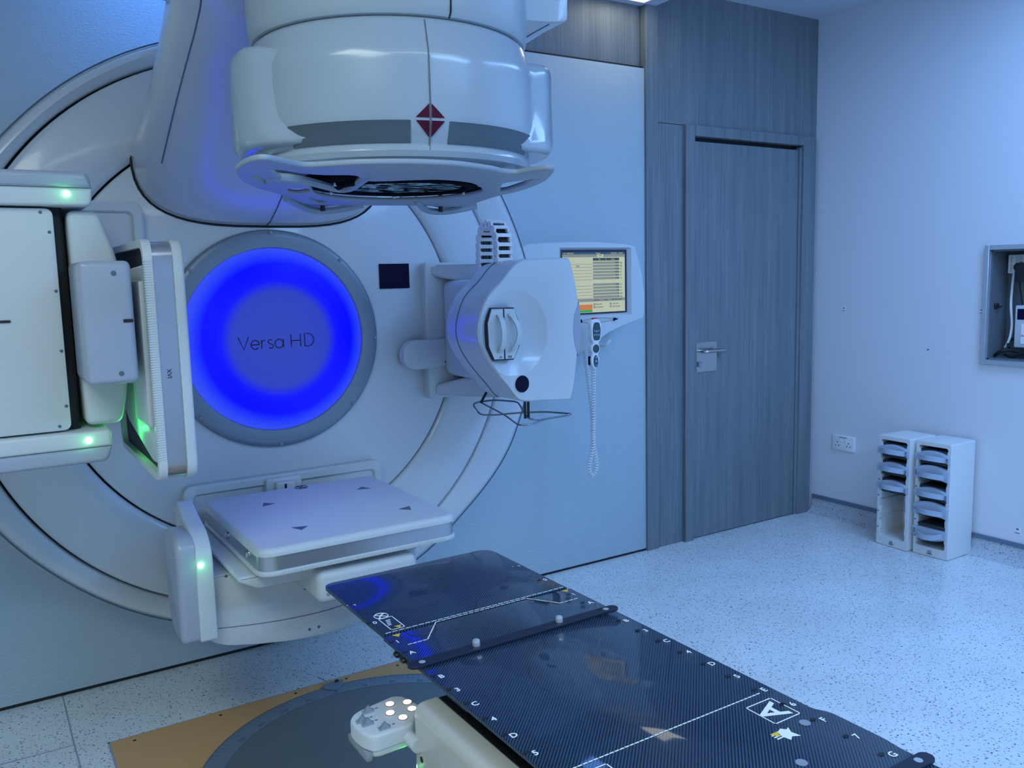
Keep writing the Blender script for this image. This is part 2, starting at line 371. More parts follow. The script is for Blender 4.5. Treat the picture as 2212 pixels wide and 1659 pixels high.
# ------------------------------------------------------------------ LINEAR ACCELERATOR
GX,GZ=.936,1.243
la=thing('linear_accelerator','large round white radiotherapy machine with glowing blue disc, overhead head and side arms','medical machine',(GX,WY,0))
def P(name,bm,m,parent=None,label=None,sharp=38):
    o=mkobj(name,bm,M[m],parent if parent is not None else la,sharp)
    if label: o['label']=label
    return o
C=(GX,0,GZ)
def ann(bm,r0,r1,y0,y1,bv=.006,seg=128,dy=0):
    prof=[(r0,y1),(r0,y0+bv),(r0+bv*.3,y0+bv*.3),(r0+bv,y0),(r1-bv,y0+dy),(r1-bv*.3,y0+bv*.3+dy),(r1,y0+bv+dy),(r1,y1)]
    lathe(bm,prof,C,'y',seg)
bm=nb(); lathe(bm,[(0,3.19),(0,3.10),(.735,3.10),(.740,3.102),(.743,3.107),(.743,3.19)],C,'y',128,close=False); face=P('face_disc',bm,'shell')
bm=nb(); lathe(bm,[(0,3.30),(0,3.17),(1.0,3.17),(1.0,3.30)],C,'y',96,close=False); P('shadow_backing',bm,'dark')
bm=nb(); lathe(bm,[(.750,3.24),(.750,3.108),(.754,3.101),(.775,3.092),(.82,3.092),(.90,3.100),(.965,3.108),(.977,3.112),(.981,3.118),(.981,3.24)],C,'y',160); P('ring_cover',bm,'shell')
# outer fixed ring, radius varies a little with angle
def rout(t):
    d=math.degrees(t)%360; K=[(0,1.147),(30,1.13),(60,1.10),(90,1.055),(135,1.045),(160,1.06),(200,1.078),(230,1.06),(270,1.06),(310,1.09),(335,1.135),(360,1.147)]
    for (a,x),(b,y) in zip(K,K[1:]):
        if a<=d<=b: s=(d-a)/(b-a); s=s*s*(3-2*s); return x+(y-x)*s
p=bmesh.new(); rows=[]; NS=180
for i in range(NS):
    t=2*PI*i/NS; R=rout(t); row=[]
    for r,y in((.990,3.26),(.990,3.124),(.994,3.117),(1.0,3.113),(R-.03,3.100),(R-.012,3.102),(R-.003,3.110),(R,3.125),(R+.01,3.319)): row.append(p.verts.new((GX+r*math.cos(t),y,GZ+r*math.sin(t))))
    rows.append(row)
for i in range(NS):
    A,B=rows[i],rows[(i+1)%NS]
    for j in range(8): p.faces.new((A[j],A[j+1],B[j+1],B[j]))
bmesh.ops.recalc_face_normals(p,faces=p.faces[:]); bm=nb(); merge(bm,p); orr=P('outer_ring',bm,'shell')
bm=nb(); tube(bm,[(GX+(rout(2*PI*i/NS)+.0015)*math.cos(2*PI*i/NS),3.108,GZ+(rout(2*PI*i/NS)+.0015)*math.sin(2*PI*i/NS)) for i in range(NS)],.0028,5,True); P('edge_gap_line',bm,'label',orr)  # dark tube added as an outline, drawing the thin gap against the wall
# bezel and light
BC=(GX,0,1.241)
bm=nb(); lathe(bm,[(.330,3.099),(.330,3.080),(.333,3.077),(.345,3.076),(.375,3.076),(.388,3.079),(.394,3.085),(.396,3.099)],BC,'y',128); bz=P('light_bezel',bm,'bezel',label='grey metallic bezel ring')
for a in (90,48,138,-2,-43,-91,-138):
    t=math.radians(a); c=(GX+.383*math.cos(t),1.241+.383*math.sin(t))
    bm=nb(); disc(bm,c,.006,'y',3.070,3.080,.001,16); disc(bm,c,.003,'y',3.0695,3.0705,0,6); P('screw',bm,'midgrey',bz)
bm=nb(); lathe(bm,[(0,3.066),(.1,3.067),(.2,3.071),(.29,3.078),(.329,3.085),(.329,3.099)],BC,'y',96,close=False); lf=P('light_panel',bm,'glow',label='glowing blue round light panel')
def strokes(bm,lines,x0,z0,sc,y,r):
    for L in lines: tube(bm,[(x0+a_*sc,y,z0+b_*sc) for a_,b_ in L],r,5)
def arc(cx,cz,rx,rz,a0,a1,n=14): return [(cx+rx*math.cos(math.radians(a0+(a1-a0)*i/n)),cz+rz*math.sin(math.radians(a0+(a1-a0)*i/n))) for i in range(n+1)]
GL={'V':[[(0,45),(18,0),(36,45)]],'e':[[(1,16),(30,16)]+arc(15.5,16,14.5,16,0,315,20)],'r':[[(0,0),(0,31)],[(0,18)]+arc(11,20,11,10.5,190,80,8)],
's':[arc(9,23.5,8.5,7.5,40,200,9)+[(6,18),(13,14)]+arc(10,7.8,8.5,7.8,35,-145,9)],'a':[arc(15,15.5,15,15.5,0,360,22),[(31,31),(31,0)]],'H':[[(0,0),(0,46)],[(35,0),(35,46)],[(0,23),(35,23)]],'D':[[(0,0),(0,46),(12,46)]+arc(12,23,22,23,90,-90,14)+[(0,0)]]}
for ch_,x_ in zip('VersaHD',(.795,.838,.877,.900,.925,.985,1.036)):
    bm=nb(); strokes(bm,GL[ch_],x_,1.2125,.001,3.0652,.0019); P('lettering',bm,'dark',lf)
bm=nb(); prism(bm,[(1.357,1.413),(1.484,1.413),(1.484,1.509),(1.357,1.509)],'y',3.096,3.1005); P('black_patch',bm,'navy',label='small black square patch')
# ---- gantry arm
AZ=2.60
# station: Y, half width at the lower corner, corner height, underside z, half width near the top
ST=[(3.12,.440,.250,1.650,.13),(3.06,.440,.245,1.662,.15),(2.98,.441,.225,1.70,.17),(2.86,.443,.19,1.765,.21),(2.72,.446,.150,1.84,.25),(2.55,.450,.115,1.925,.305),(2.38,.458,.085,1.99,.355),(2.24,.466,.065,2.035,.40),(2.14,.474,.05,2.07,.43),(2.04,.490,.04,2.095,.470),(1.955,.498,.035,2.105,.49)]
def asec(Y,a,b,zb,at,n=3.2,k=26):
    out=[]; ze=zb+b
    up=[.02,.12,.25,.38,.5]
    for i,h in enumerate([.7,.5,.38,.25,.12,.04]):
        z=min(AZ,ze+h); f=min(1,h/.5); ww=a+(at-a)*(f**1.15); out.append((GX-ww,z))
    L=list(out)
    for i in range(k+1):
        t=PI+PI*i/k; cs,sn=math.cos(t),math.sin(t)
        x=math.copysign(abs(cs)**(2/n),cs)*a; z=-abs(sn)**(2/n)*b
        out.append((GX+x,zb+b+z))
    out+=[(2*GX-x,z) for x,z in L[::-1]]
    return out
p=bmesh.new(); rows=[]
for s_ in ST: rows.append([p.verts.new((x,s_[0],z)) for x,z in asec(*s_)])
s_=ST[-1]
for dy,sh in((.008,.996),(.013,.985)):
    rows.append([p.verts.new((GX+(x-GX)*sh,s_[0]-dy,z+(2.3-z)*(1-sh)*1.0)) for x,z in asec(*s_)])
for A,B in zip(rows,rows[1:]):
    for j in range(len(A)-1): p.faces.new((A[j],A[j+1],B[j+1],B[j]))
    p.faces.new((A[0],B[0],B[-1],A[-1]))
p.faces.new(rows[0]); p.faces.new(rows[-1][::-1])
bmesh.ops.recalc_face_normals(p,faces=p.faces[:]); bm=nb(); merge(bm,p); arm=P('gantry_arm',bm,'shell',sharp=50)
# foot seam on the face and side seams
bm=nb(); sec=asec(3.099,.443,.254,1.647,.20); tube(bm,[(x,3.099,z) for x,z in sec[5:-5]],.0045,6); P('foot_seam',bm,'dark',arm)
bm=nb()
for sx in(-1,1):
    pts=[]; bm=nb()
    for s_ in ST[3:]:
        q=asec(*s_); n=len(q); idx=11 if sx<0 else n-12; pts.append((q[idx][0],s_[0],q[idx][1]))
    tube(bm,pts,.002,5); P('side_seam',bm,'label',arm)
bm=nb(); tube(bm,[(GX-.004,3.10,1.652),(GX-.004,3.06,1.6605),(GX-.004,2.98,1.6985),(GX-.004,2.86,1.7635),(GX-.004,2.72,1.8385),(GX-.004,2.55,1.9235)],.0022,5); P('centre_seam',bm,'label',arm)
# ---- treatment head (turned 12 degrees)
HX,HY,HR=.910,1.955,math.radians(-12)
hc,hs=math.cos(HR),math.sin(HR)
def hl(x,y): return (HX+x*hc-y*hs, HY+x*hs+y*hc)       # local to world
def hp3(x,y,z): a=hl(x,y); return (a[0],a[1],z)
HC=(HX,HY,0)
bm=nb(); lathe(bm,[(0,1.988),(.29,1.988),(.312,1.986),(.320,1.988),(.325,1.995),(.328,2.02),(.330,2.06),(.330,2.12),(.320,2.15),(.31,2.16),(.31,2.55),(0,2.55)],HC,'z',96,close=False); nk=P('head_collar',bm,'collar')
bm=nb(); prof=[(0,1.72),(.10,1.70)]
lathe(bm,[(0,1.986),(.27,1.986),(.312,1.984),(.320,1.978),(.3235,1.970),(.330,1.950),(.336,1.930),(.3395,1.920),(.342,1.912),(.343,1.902),(.343,1.89),(.343,1.85),(.343,1.79),(.341,1.770),(.334,1.750),(.326,1.730),(.3255,1.727),(.330,1.722),(.332,1.714),(.328,1.702),(.315,1.694),(.298,1.690),(.295,1.690),(.285,1.700),(.20,1.72),(.19,1.70),(0,1.70)],HC,'z',128,close=False)
th=P('treatment_head',bm,'head',label='white drum shaped treatment head',sharp=32)
bm=nb(); lathe(bm,[(.29,1.975),(.309,1.978),(.309,1.992),(.29,1.995)],HC,'z',96); P('collar_gap',bm,'midgrey',th)
FR=-PI/2+HR
def arcpos(deg,r,z): t=FR+math.radians(deg); return (HX+r*math.cos(t),HY+r*math.sin(t),z)
bandprof=[(.343,1.772),(.3415,1.770),(.3355,1.750),(.3275,1.729),(.322,1.7285),(.325,1.75),(.330,1.772)]
for a0,a1 in((-53,-7),(7,53)):
    bm=nb(); lathe(bm,[(r+.0008,z) for r,z in bandprof],HC,'z',32,math.radians(a0),math.radians(a1),rot=FR); P('grey_band',bm,'band',th,label='grey band piece' )
# diamond mark
def patch(bm,pts,off=.0014):
    """pts (deg, z) corner list of triangle, subdivided onto the drum"""
    def rad(z):
        K=[(1.70,.328),(1.729,.3275),(1.750,.3355),(1.770,.3415),(1.79,.343),(1.95,.343)]
        for (a,x),(b,y) in zip(K,K[1:]):
            if a<=z<=b: return x+(y-x)*(z-a)/(b-a)
        return .343
    a,b,c=pts; n=6; vs={}
    p=bmesh.new()
    for i in range(n+1):
        for j in range(n+1-i):
            u,v=i/n,j/n; d=a[0]*(1-u-v)+b[0]*u+c[0]*v; z=a[1]*(1-u-v)+b[1]*u+c[1]*v
            vs[i,j]=p.verts.new(arcpos(d,rad(z)+off,z))
    for i in range(n):
        for j in range(n-i):
            p.faces.new((vs[i,j],vs[i+1,j],vs[i,j+1]))
            if j<n-i-1: p.faces.new((vs[i+1,j],vs[i+1,j+1],vs[i,j+1]))
    bmesh.ops.recalc_face_normals(p,faces=p.faces[:]); merge(bm,p)
bm=nb(); g=.45; zt,zm,zb_=1.806,1.778,1.740
for s in(-1,1):
    patch(bm,[(s*g,zt),(s*g,zm),(s*5.2,zm)]); patch(bm,[(s*g,zm-.006),(s*g,zb_),(s*5.2,zm-.006)])
mkobj_split('diamond_mark',bm,M['red'],th)
bm=nb(); tube(bm,[arcpos(0,.321,1.977),arcpos(0,.3315,1.945),arcpos(0,.342,1.912),arcpos(0,.344,1.90),arcpos(0,.344,1.78),arcpos(0,.336,1.75),arcpos(0,.327,1.728),arcpos(0,.331,1.715),arcpos(0,.318,1.695)],.0016,5); P('centre_seam',bm,'label',th)
bm=nb(); tube(bm,[arcpos(10,.318,1.986),arcpos(10,.3265,1.996),arcpos(10,.3295,2.03),arcpos(14,.3315,2.06),arcpos(14,.3315,2.12)],.002,5); P('collar_seam',bm,'dark',nk)
# side bulges
def bulge(sgn):
    p=bmesh.new(); rows=[]
    angs=[0,.03,.07,.14,.24,.4,.6,.75,.87,.93,.97,1]
    for i,a in enumerate(angs):
        e=min(1,a/.24,(1-a)/.13); e=max(0,e); e=e*e*(3-2*e); R=.338+(.036 if sgn<0 else .048)*e
        low=1.735; zt=1.955-.012*(1-e)
        prof=[(.30,low+.004),(R-.03,low),(R-.012,low+.003),(R-.003,low+.012),(R,low+.03),(R,1.80),(R,1.86),(R,zt-.05),(R,zt-.025),(R-.004,zt-.010),(R-.014,zt-.002),(R-.03,zt),(.30,zt)]
        def angz(z): 
            f=(z-low)/(zt-low); a0=56-13*max(0,1-f*2.2)**1.6; return a0+(124-a0)*a
        T=lambda z: FR+sgn*math.radians(angz(z))
        rows.append([p.verts.new((HX+r*math.cos(T(z)),HY+r*math.sin(T(z)),z)) for r,z in prof])
    for A,B in zip(rows,rows[1:]):
        for j in range(len(A)): p.faces.new((A[j],A[(j+1)%len(A)],B[(j+1)%len(A)],B[j]))
    p.faces.new(rows[0]); p.faces.new(rows[-1])
    bmesh.ops.subdivide_edges(p,edges=[],cuts=0); bmesh.ops.recalc_face_normals(p,faces=p.faces[:])
    bm=nb(); merge(bm,p); P('side_cover',bm,'head',th,sharp=60)
bulge(-1); bulge(1)
# lower rings and window
WC=(.945,1.985,0)
bm=nb(); lathe(bm,[(.0,1.700),(.0,1.676),(.225,1.676),(.236,1.680),(.238,1.700)],WC,'z',96,close=False); P('window_ring',bm,'window_black',th)
bm=nb(); lathe(bm,[(.150,1.6765),(.150,1.668),(.160,1.664),(.172,1.668),(.172,1.6765)],(WC[0]-.02,WC[1]-.05,0),'z',96); P('inner_ring',bm,'window_black',th)
bm=nb(); lathe(bm,[(0,1.676),(.149,1.676),(.149,1.6715),(0,1.6715)],(WC[0]-.02,WC[1]-.05,0),'z',64,close=False); P('window_glass',bm,'mlc',th,label='round glass window with painted pale green reflection streaks')
for a in range(0,360,60):
    bm=nb(); disc(bm,(WC[0]+.20*math.cos(math.radians(a+12)),WC[1]+.20*math.sin(math.radians(a+12))),.006,'z',1.668,1.677,.001,12); P('screw',bm,'steel',th)
# touch guard
def curve_plate(loops,z0,z1,bev):
    c=bpy.data.curves.new('g','CURVE'); c.dimensions='2D'; c.fill_mode='BOTH'; c.extrude=(z1-z0)/2-bev; c.bevel_depth=bev; c.bevel_resolution=2
    for L in loops:
        s=c.splines.new('POLY'); s.points.add(len(L)-1); s.use_cyclic_u=True
        for q,(x,y) in zip(s.points,L): q.co=(x,y,0,1)
    o=bpy.data.objects.new('g',c); COL.objects.link(o); bpy.context.view_layer.update()
    me=bpy.data.meshes.new_from_object(o.evaluated_get(bpy.context.evaluated_depsgraph_get()))
    me.transform(Matrix.Translation((0,0,(z0+z1)/2))); bpy.data.objects.remove(o)
    b=bmesh.new(); b.from_mesh(me); bpy.data.meshes.remove(me); bmesh.ops.remove_doubles(b,verts=b.verts[:],dist=1e-5); return b
GO=[(.478,1.759),(.462,1.703),(.454,1.640),(.453,1.573),(.467,1.545),(.496,1.563),(.544,1.605),(.571,1.612),(.600,1.586),(.646,1.540),(.714,1.505),(.78,1.492),(.841,1.496),(.926,1.53),(.975,1.560),(1.010,1.560),(1.018,1.500),(1.030,1.470),(1.048,1.485),(1.085,1.546),(1.150,1.673),(1.210,1.859),(1.232,2.021),(1.287,2.237),(1.312,2.37),(1.285,2.393),(1.240,2.37),(1.181,2.33),(1.043,2.357),(.930,2.39),(.905,2.45),(.868,2.456),(.766,2.274),(.666,2.112),(.590,2.01),(.520,1.879)]
outl=[(v.x,v.y) for v in smooth_path([(x,y,0) for x,y in GO],5,True)]
loops=[outl]
BIG=[(.513,1.683),(.527,1.663),(.586,1.702),(.639,1.714),(.700,1.700),(.760,1.78),(.800,1.775),(.856,1.73),(.914,1.708),(1.004,1.743),(1.095,1.848),(1.140,1.929),(1.150,2.033),(1.115,2.15),(1.030,2.225),(.90,2.23),(.77,2.13),(.679,1.93),(.640,1.894),(.581,1.822),(.538,1.736)]
loops.append([(v.x,v.y) for v in smooth_path([(x,y,0) for x,y in BIG],4,True)])
for h in([(.516,1.811),(.508,1.748),(.572,1.862),(.586,1.940)],[(.672,2.075),(.650,1.985),(.674,1.964),(.705,1.985),(.734,2.066),(.715,2.12)],[(.760,2.17),(.800,2.22),(.870,2.30),(.860,2.36),(.80,2.27)],[(1.069,1.72),(1.091,1.640),(1.088,1.600),(1.148,1.741),(1.182,1.878),(1.174,1.906)]):
    loops.append(rpoly(h,.02,4))
b=curve_plate(loops,1.664,1.675,.004); tg=P('touch_guard',b,'guard',la,label='flat collision guard frame with open loops')
bm=nb(); pp=smooth_path([(x,y,1.6695) for x,y in((.555,1.80),(.577,1.824),(.612,1.838),(.661,1.877),(.724,1.946),(.785,2.005),(.800,1.970),(.785,1.90),(.765,1.82),(.745,1.73))],5); tube(bm,pp,.0095,8); P('guard_lug',bm,'guard',tg)
for x,y in((.885,2.40),(1.235,2.34)):
    bm=nb(); disc(bm,(x,y),.007,'z',1.648,1.70,0,12); P('guard_post',bm,'black',tg)
    bm=nb(); tube(bm,smooth_path([(x-.15,y-.14,1.668),(x-.05,y+.005,1.655),(x,y+.02,1.650),(x+.05,y+.015,1.654),(x+.12,y-.01,1.668)],6),.010,8); P('guard_foot',bm,'guard',tg)
# ---- left imaging arm (side detector)
def led(c,axis='y',par=None):
    bm=nb(); lathe(bm,[(.0,-.006),(.004,-.0055),(.0075,-.003),(.0085,.0)],c,'y',20,close=False); o=P('indicator_light',bm,'green',par,label='glowing green indicator light')
    l=bpy.data.lights.new('green_glow','POINT'); l.energy=.022; l.color=(.1,1,.2); l.shadow_soft_size=.008; lo=bpy.data.objects.new('green_glow',l); COL.objects.link(lo); lo.location=(c[0],c[1]-.03,c[2])
def screw(c,par,r=.0045,m='label'):
    bm=nb(); disc(bm,(c[0],c[2]),r,'y',c[1]-.0015,c[1]+.004,.0005,12); P('screw',bm,m,par)
bm=nb(); box(bm,-.40,.222,2.46,3.09,1.02,1.70,.012); sb=P('detector_arm_body',bm,'dark')
bm=nb(); prism(bm,rpoly([(-.42,1.088),(.197,1.088),(.197,1.643),(-.42,1.643)],[0,.02,.02,0],5),'y',2.42,3.0,.003,2); pl=P('arm_cover_plate',bm,'shell_matt',label='tall white cover plate on the left arm')
for c in((.170,2.42,1.633),(.186,2.42,1.585),(.189,2.42,1.44),(.189,2.42,1.29),(.189,2.42,1.15),(.170,2.42,1.10)): screw(c,pl,.004)
bm=nb(); prism(bm,rpoly([(-.1,1.3665),(.085,1.3665),(.085,1.3725),(-.1,1.3725)],.003,3),'y',2.4165,2.43); P('slot_mark',bm,'dark',pl)
bm=nb(); prism(bm,rpoly([(-.42,1.648),(.283,1.648),(.287,1.692),(-.42,1.692)],[0,.015,0,0],5),'y',2.395,3.08,.008,3); c1=P('arm_end_cap',bm,'shell_matt')
bm=nb(); prism(bm,rpoly([(-.42,1.692),(.287,1.692),(.280,1.732),(-.42,1.732)],[0,0,.02,0],6),'y',2.393,3.08,.012,3); P('end_cap_grey',bm,'grey',c1,label='grey outer edge of the end cap')
bm=nb(); prism(bm,rpoly([(-.42,1.040),(.285,1.040),(.285,1.083),(-.42,1.083)],[0,0,.012,0],5),'y',2.395,3.08,.008,3); c2=P('arm_end_cap',bm,'shell_matt')
bm=nb(); prism(bm,rpoly([(-.42,1.000),(.275,1.000),(.285,1.040),(-.42,1.040)],[0,.02,0,0],6),'y',2.393,3.08,.012,3); P('end_cap_grey',bm,'grey',c2,label='grey outer edge of the end cap')
led((.2285,2.394,1.677),par=c1); led((.2305,2.394,1.060),par=c2)
bm=nb(); p2=rpoly([(.228,1.640),(.300,1.640),(.312,1.60),(.332,1.54),(.340,1.50),(.340,1.20),(.332,1.15),(.318,1.092),(.232,1.092)],.02,4)
prism(bm,p2,'y',2.43,2.86,.014,4); bk=P('detector_bracket',bm,'shell_matt',label='white curved bracket carrying the detector')
bm=nb(); box(bm,.221,.333,2.20,2.44,1.218,1.508,.014,4); gb=P('junction_box',bm,'grey',label='blue grey box on the bracket')
screw((.294,2.20,1.479),gb,.006); screw((.294,2.20,1.243),gb,.006)
bm=nb(); prism(bm,rpoly([(.307,1.363),(.329,1.363),(.329,1.371),(.307,1.371)],.002,2),'y',2.198,2.21); P('slot_mark',bm,'dark',gb)
# side detector panel
py0,py1,pz0,pz1=2.205,2.82,.962,1.560
def rr4(a0,a1,b0,b1,r,n=8): return rpoly([(a0,b0),(a1,b0),(a1,b1),(a0,b1)],r,n)
bm=nb(); prism(bm,rr4(py0+.006,py1-.006,pz0+.006,pz1-.006,.045),'x',.378,.430); dp=P('detector_panel',bm,'silver',label='flat detector panel with a silver edge band')
bm=nb(); prism(bm,rr4(py0,py1,pz0,pz1,.05),'x',.455,.429,.010,4); P('panel_face_cover',bm,'shell_matt',dp)
# ring rim on the back
po=rr4(py0,py1,pz0,pz1,.05); pi_=rr4(py0+.02,py1-.02,pz0+.02,pz1-.02,.035)
p=bmesh.new(); n=len(po); L=[[p.verts.new((x,u,v)) for u,v in q] for x,q in((.382,po),(.366,po),(.362,[((a[0]*.85+b_[0]*.15),(a[1]*.85+b_[1]*.15)) for a,b_ in zip(po,pi_)]),(.362,pi_),(.382,pi_))]
for A,B in zip(L,L[1:]+L[:1]):
    for i in range(n): p.faces.new((A[i],A[(i+1)%n],B[(i+1)%n],B[i]))
bmesh.ops.recalc_face_normals(p,faces=p.faces[:]); bm=nb(); merge(bm,p); P('ribbed_rim',bm,'shell_matt',dp)
bm=nb(); z=pz0+.06
while z<pz1-.05: box(bm,.3605,.381,py0-.0012,py0+.004,z,z+.003); z+=.0062
P('rim_ribs',bm,'shell_matt',dp)['kind']='stuff'
bm=nb(); prism(bm,rr4(py0+.01,py1-.01,pz0+.01,pz1-.01,.04),'x',.3775,.380); P('dark_recess',bm,'dark',dp)
bm=nb(); prism(bm,rpoly([(py0+.028,pz0+.045),(py0+.10,pz0+.040),(py1-.16,pz0+.10),(py1-.06,pz0+.16),(py1-.06,pz1-.075),(py0+.028,pz1-.06)],.02,5),'x',.364,.379,.008,3); P('rear_cover',bm,'shell_matt',dp)
bm=nb(); box(bm,.352,.3645,2.24,2.44,1.10,1.46,.004,2); P('rear_plate',bm,'shell_matt',dp)
bm=nb(); text_into(bm,'XVI',.0155,(.402,py0+.004,1.233),(0,0,-1),(1,0,0),.0008); P('lettering',bm,'ink',dp)
l=bpy.data.lights.new('green_glow','POINT'); l.energy=.12; l.color=(.05,1,.15); l.shadow_soft_size=.006; lo=bpy.data.objects.new('green_glow',l); COL.objects.link(lo); lo.location=(.342,2.46,1.065)
# bracket plate on the face (left)
def face_plate(x0,x1,z0,z1,wd=.035,y0=3.055,m='shell_matt'):
    bm=nb(); prism(bm,rr4(x0+.008,x1-.008,z0+.008,z1-.008,.03),'y',y0+.012,3.102); 
    a=rr4(x0,x1,z0,z1,.035); b=rr4(x0+wd,x1-wd,z0+wd,z1-wd,.018)
    p=bmesh.new(); n=len(a); am=[(q[0]*.8+w_[0]*.2,q[1]*.8+w_[1]*.2) for q,w_ in zip(a,b)]; bmid=[(q[0]*.15+w_[0]*.85,q[1]*.15+w_[1]*.85) for q,w_ in zip(a,b)]
    L=[[p.verts.new((u,y,v)) for u,v in q] for q,y in((a,3.105),(a,y0+.006),(am,y0),(bmid,y0),(b,y0+.006),(b,3.1))]
    for A,B in zip(L,L[1:]):
        for i in range(n): p.faces.new((A[i],A[(i+1)%n],B[(i+1)%n],B[i]))
    bmesh.ops.recalc_face_normals(p,faces=p.faces[:]); merge(bm,p); return P('mounting_plate',bm,m)
face_plate(.05,.512,1.0,1.720)
mp=face_plate(.574,1.316,.44,.750)
bm=nb(); prism(bm,rr4(.855,.985,.66,.742,.008,3),'y',3.035,3.068,.003,2); prism(bm,rr4(.885,.955,.66,.730,.006,3),'y',3.010,3.04,.004,2); ss=P('sensor_block',bm,'shell_matt',mp)
bm=nb(); box(bm,.913,.921,3.008,3.02,.705,.722); P('sensor_slot',bm,'dark',mp)
# ---- lower imaging arm
bm=nb(); box(bm,.54,1.13,2.53,3.09,.42,.60,.01); P('detector_arm_body',bm,'dark')
bm=nb(); p2=rpoly([(.497,.605),(.492,.445),(.515,.408),(.56,.385),(.653,.366),(.76,.350),(.86,.346),(.96,.352),(1.06,.372),(1.15,.40),(1.165,.45),(1.165,.605)],[.005,.02,.03,.02,.02,.02,.02,.02,.02,.02,.02,.005],3)
prism(bm,p2,'y',2.50,2.80,.006,2); lp=P('arm_cover_plate',bm,'shell_matt',label='white curved cover of the lower arm')
bm=nb()
def ygroove(pts,y,r=.0012):
    tube(bm,[(a,y,b_) for a,b_ in pts],r,4)
ygroove(smooth_path([(.512,.600,0),(.506,.50,0),(.508,.455,0),(.53,.447,0),(.65,.432,0),(.76,.424,0),(.88,.424,0),(1.0,.44,0),(1.12,.465,0)],4) and [(v.x,v.y) for v in smooth_path([(.512,.600,0),(.506,.50,0),(.508,.455,0),(.53,.447,0),(.65,.432,0),(.76,.424,0),(.88,.424,0),(1.0,.44,0),(1.12,.465,0)],4)],2.4995)
P('cover_seam',bm,'label',lp)
for c in((.515,2.5,.590),(.81,2.5,.375),(.84,2.5,.376),(.57,2.5,.598)): screw(c,lp,.0045)
bm=nb(); prism(bm,rpoly([(.800,.505),(.807,.505),(.807,.532),(.800,.532)],.002,2),'y',2.4975,2.51); P('slot_mark',bm,'dark',lp)
bm=nb(); p2=rpoly([(2.452,.432),(2.452,.690),(2.50,.742),(2.60,.765),(2.70,.80),(2.70,.50),(2.62,.432)],[.01,.06,.05,.05,.02,.05,.05],5); prism(bm,p2,'x',.478,.527,.006,3,True); c3=P('arm_end_cap',bm,'shell_matt')
bm=nb(); p2=rpoly([(2.456,.432),(2.456,.742),(2.64,.742),(2.64,.50),(2.58,.432)],[.02,.06,.04,.05,.05],6); prism(bm,p2,'x',.428,.479,.018,4); P('end_cap_grey',bm,'grey',c3,label='grey outer edge of the end cap')
led((.4915,2.451,.660),par=c3)
bm=nb(); box(bm,1.125,1.168,2.46,3.05,.45,.66,.008); P('arm_end_cap',bm,'shell_matt')
bm=nb(); prism(bm,rpoly([(.565,.625),(.62,.595),(1.03,.595),(1.12,.62),(1.12,.640),(.565,.640)],.01,3),'y',2.34,2.95,.008,3); P('detector_bracket',bm,'shell_matt')
bm=nb(); box(bm,.772,1.085,2.28,2.52,.530,.625,.022,4); jb=P('junction_box',bm,'shell_matt')
screw((.800,2.28,.560),jb,.006,'midgrey'); screw((1.04,2.28,.560),jb,.006,'midgrey')
mx0,mx1,my0,my1=.607,1.226,2.272,2.95
bm=nb(); prism(bm,rr4(mx0+.004,mx1-.004,my0+.004,my1-.004,.05),'z',.660,.702); md=P('detector_panel',bm,'silver',label='square flat detector panel lying level below the blue disc')
bm=nb(); prism(bm,rr4(mx0,mx1,my0,my1,.055),'z',.724,.702,.016,5); mt=P('panel_face_cover',bm,'shell_matt',md)
bm=nb(); prism(bm,rr4(mx0-.002,mx1+.002,my0-.002,my1+.002,.055),'z',.646,.660,.004,2,True); P('ribbed_rim',bm,'shell_matt',md)
bm=nb(); x=mx0+.06
while x<mx1-.05: box(bm,x,x+.003,my0-.0035,my0+.004,.648,.658); x+=.0065
P('rim_ribs',bm,'shell_matt',md)['kind']='stuff'
bm=nb()
for y in(2.40,2.62):
    lathe(bm,[(.0,-.006),(.008,-.006),(.012,-.002),(.012,.004),(0,.004)],(mx0+.002,y,.684),'x',16,close=False)
mkobj_split('side_catch',bm,M['steel'],md)
bm=nb()
for cx,cy,dx,dy in((.776,2.758,1,1),(1.114,2.765,-1,1),(1.122,2.430,-1,-1),(.777,2.426,1,-1)):
    tri_flat(bm,[(cx-dx*.022,cy-dy*.020,.7242),(cx+dx*.024,cy-dy*.006,.7242),(cx-dx*.006,cy+dy*.024,.7242)] if dx*dy>0 else [(cx-dx*.022,cy-dy*.020,.7242),(cx-dx*.006,cy+dy*.024,.7242),(cx+dx*.024,cy-dy*.006,.7242)])
mkobj_split('arrow_mark',bm,M['label'],md)
bm=nb(); pts=[(.943+.022*math.cos(t*PI/12),2.915+.022*math.sin(t*PI/12),.7248) for t in range(24)]; tube(bm,pts,.0013,4,True); tube(bm,[(.930,2.928,.7248),(.956,2.902,.7248)],.0013,4); tube(bm,[(.936,2.905,.7248),(.945,2.918,.7248),(.950,2.925,.7248)],.0025,4); P('round_symbol',bm,'ink',md)
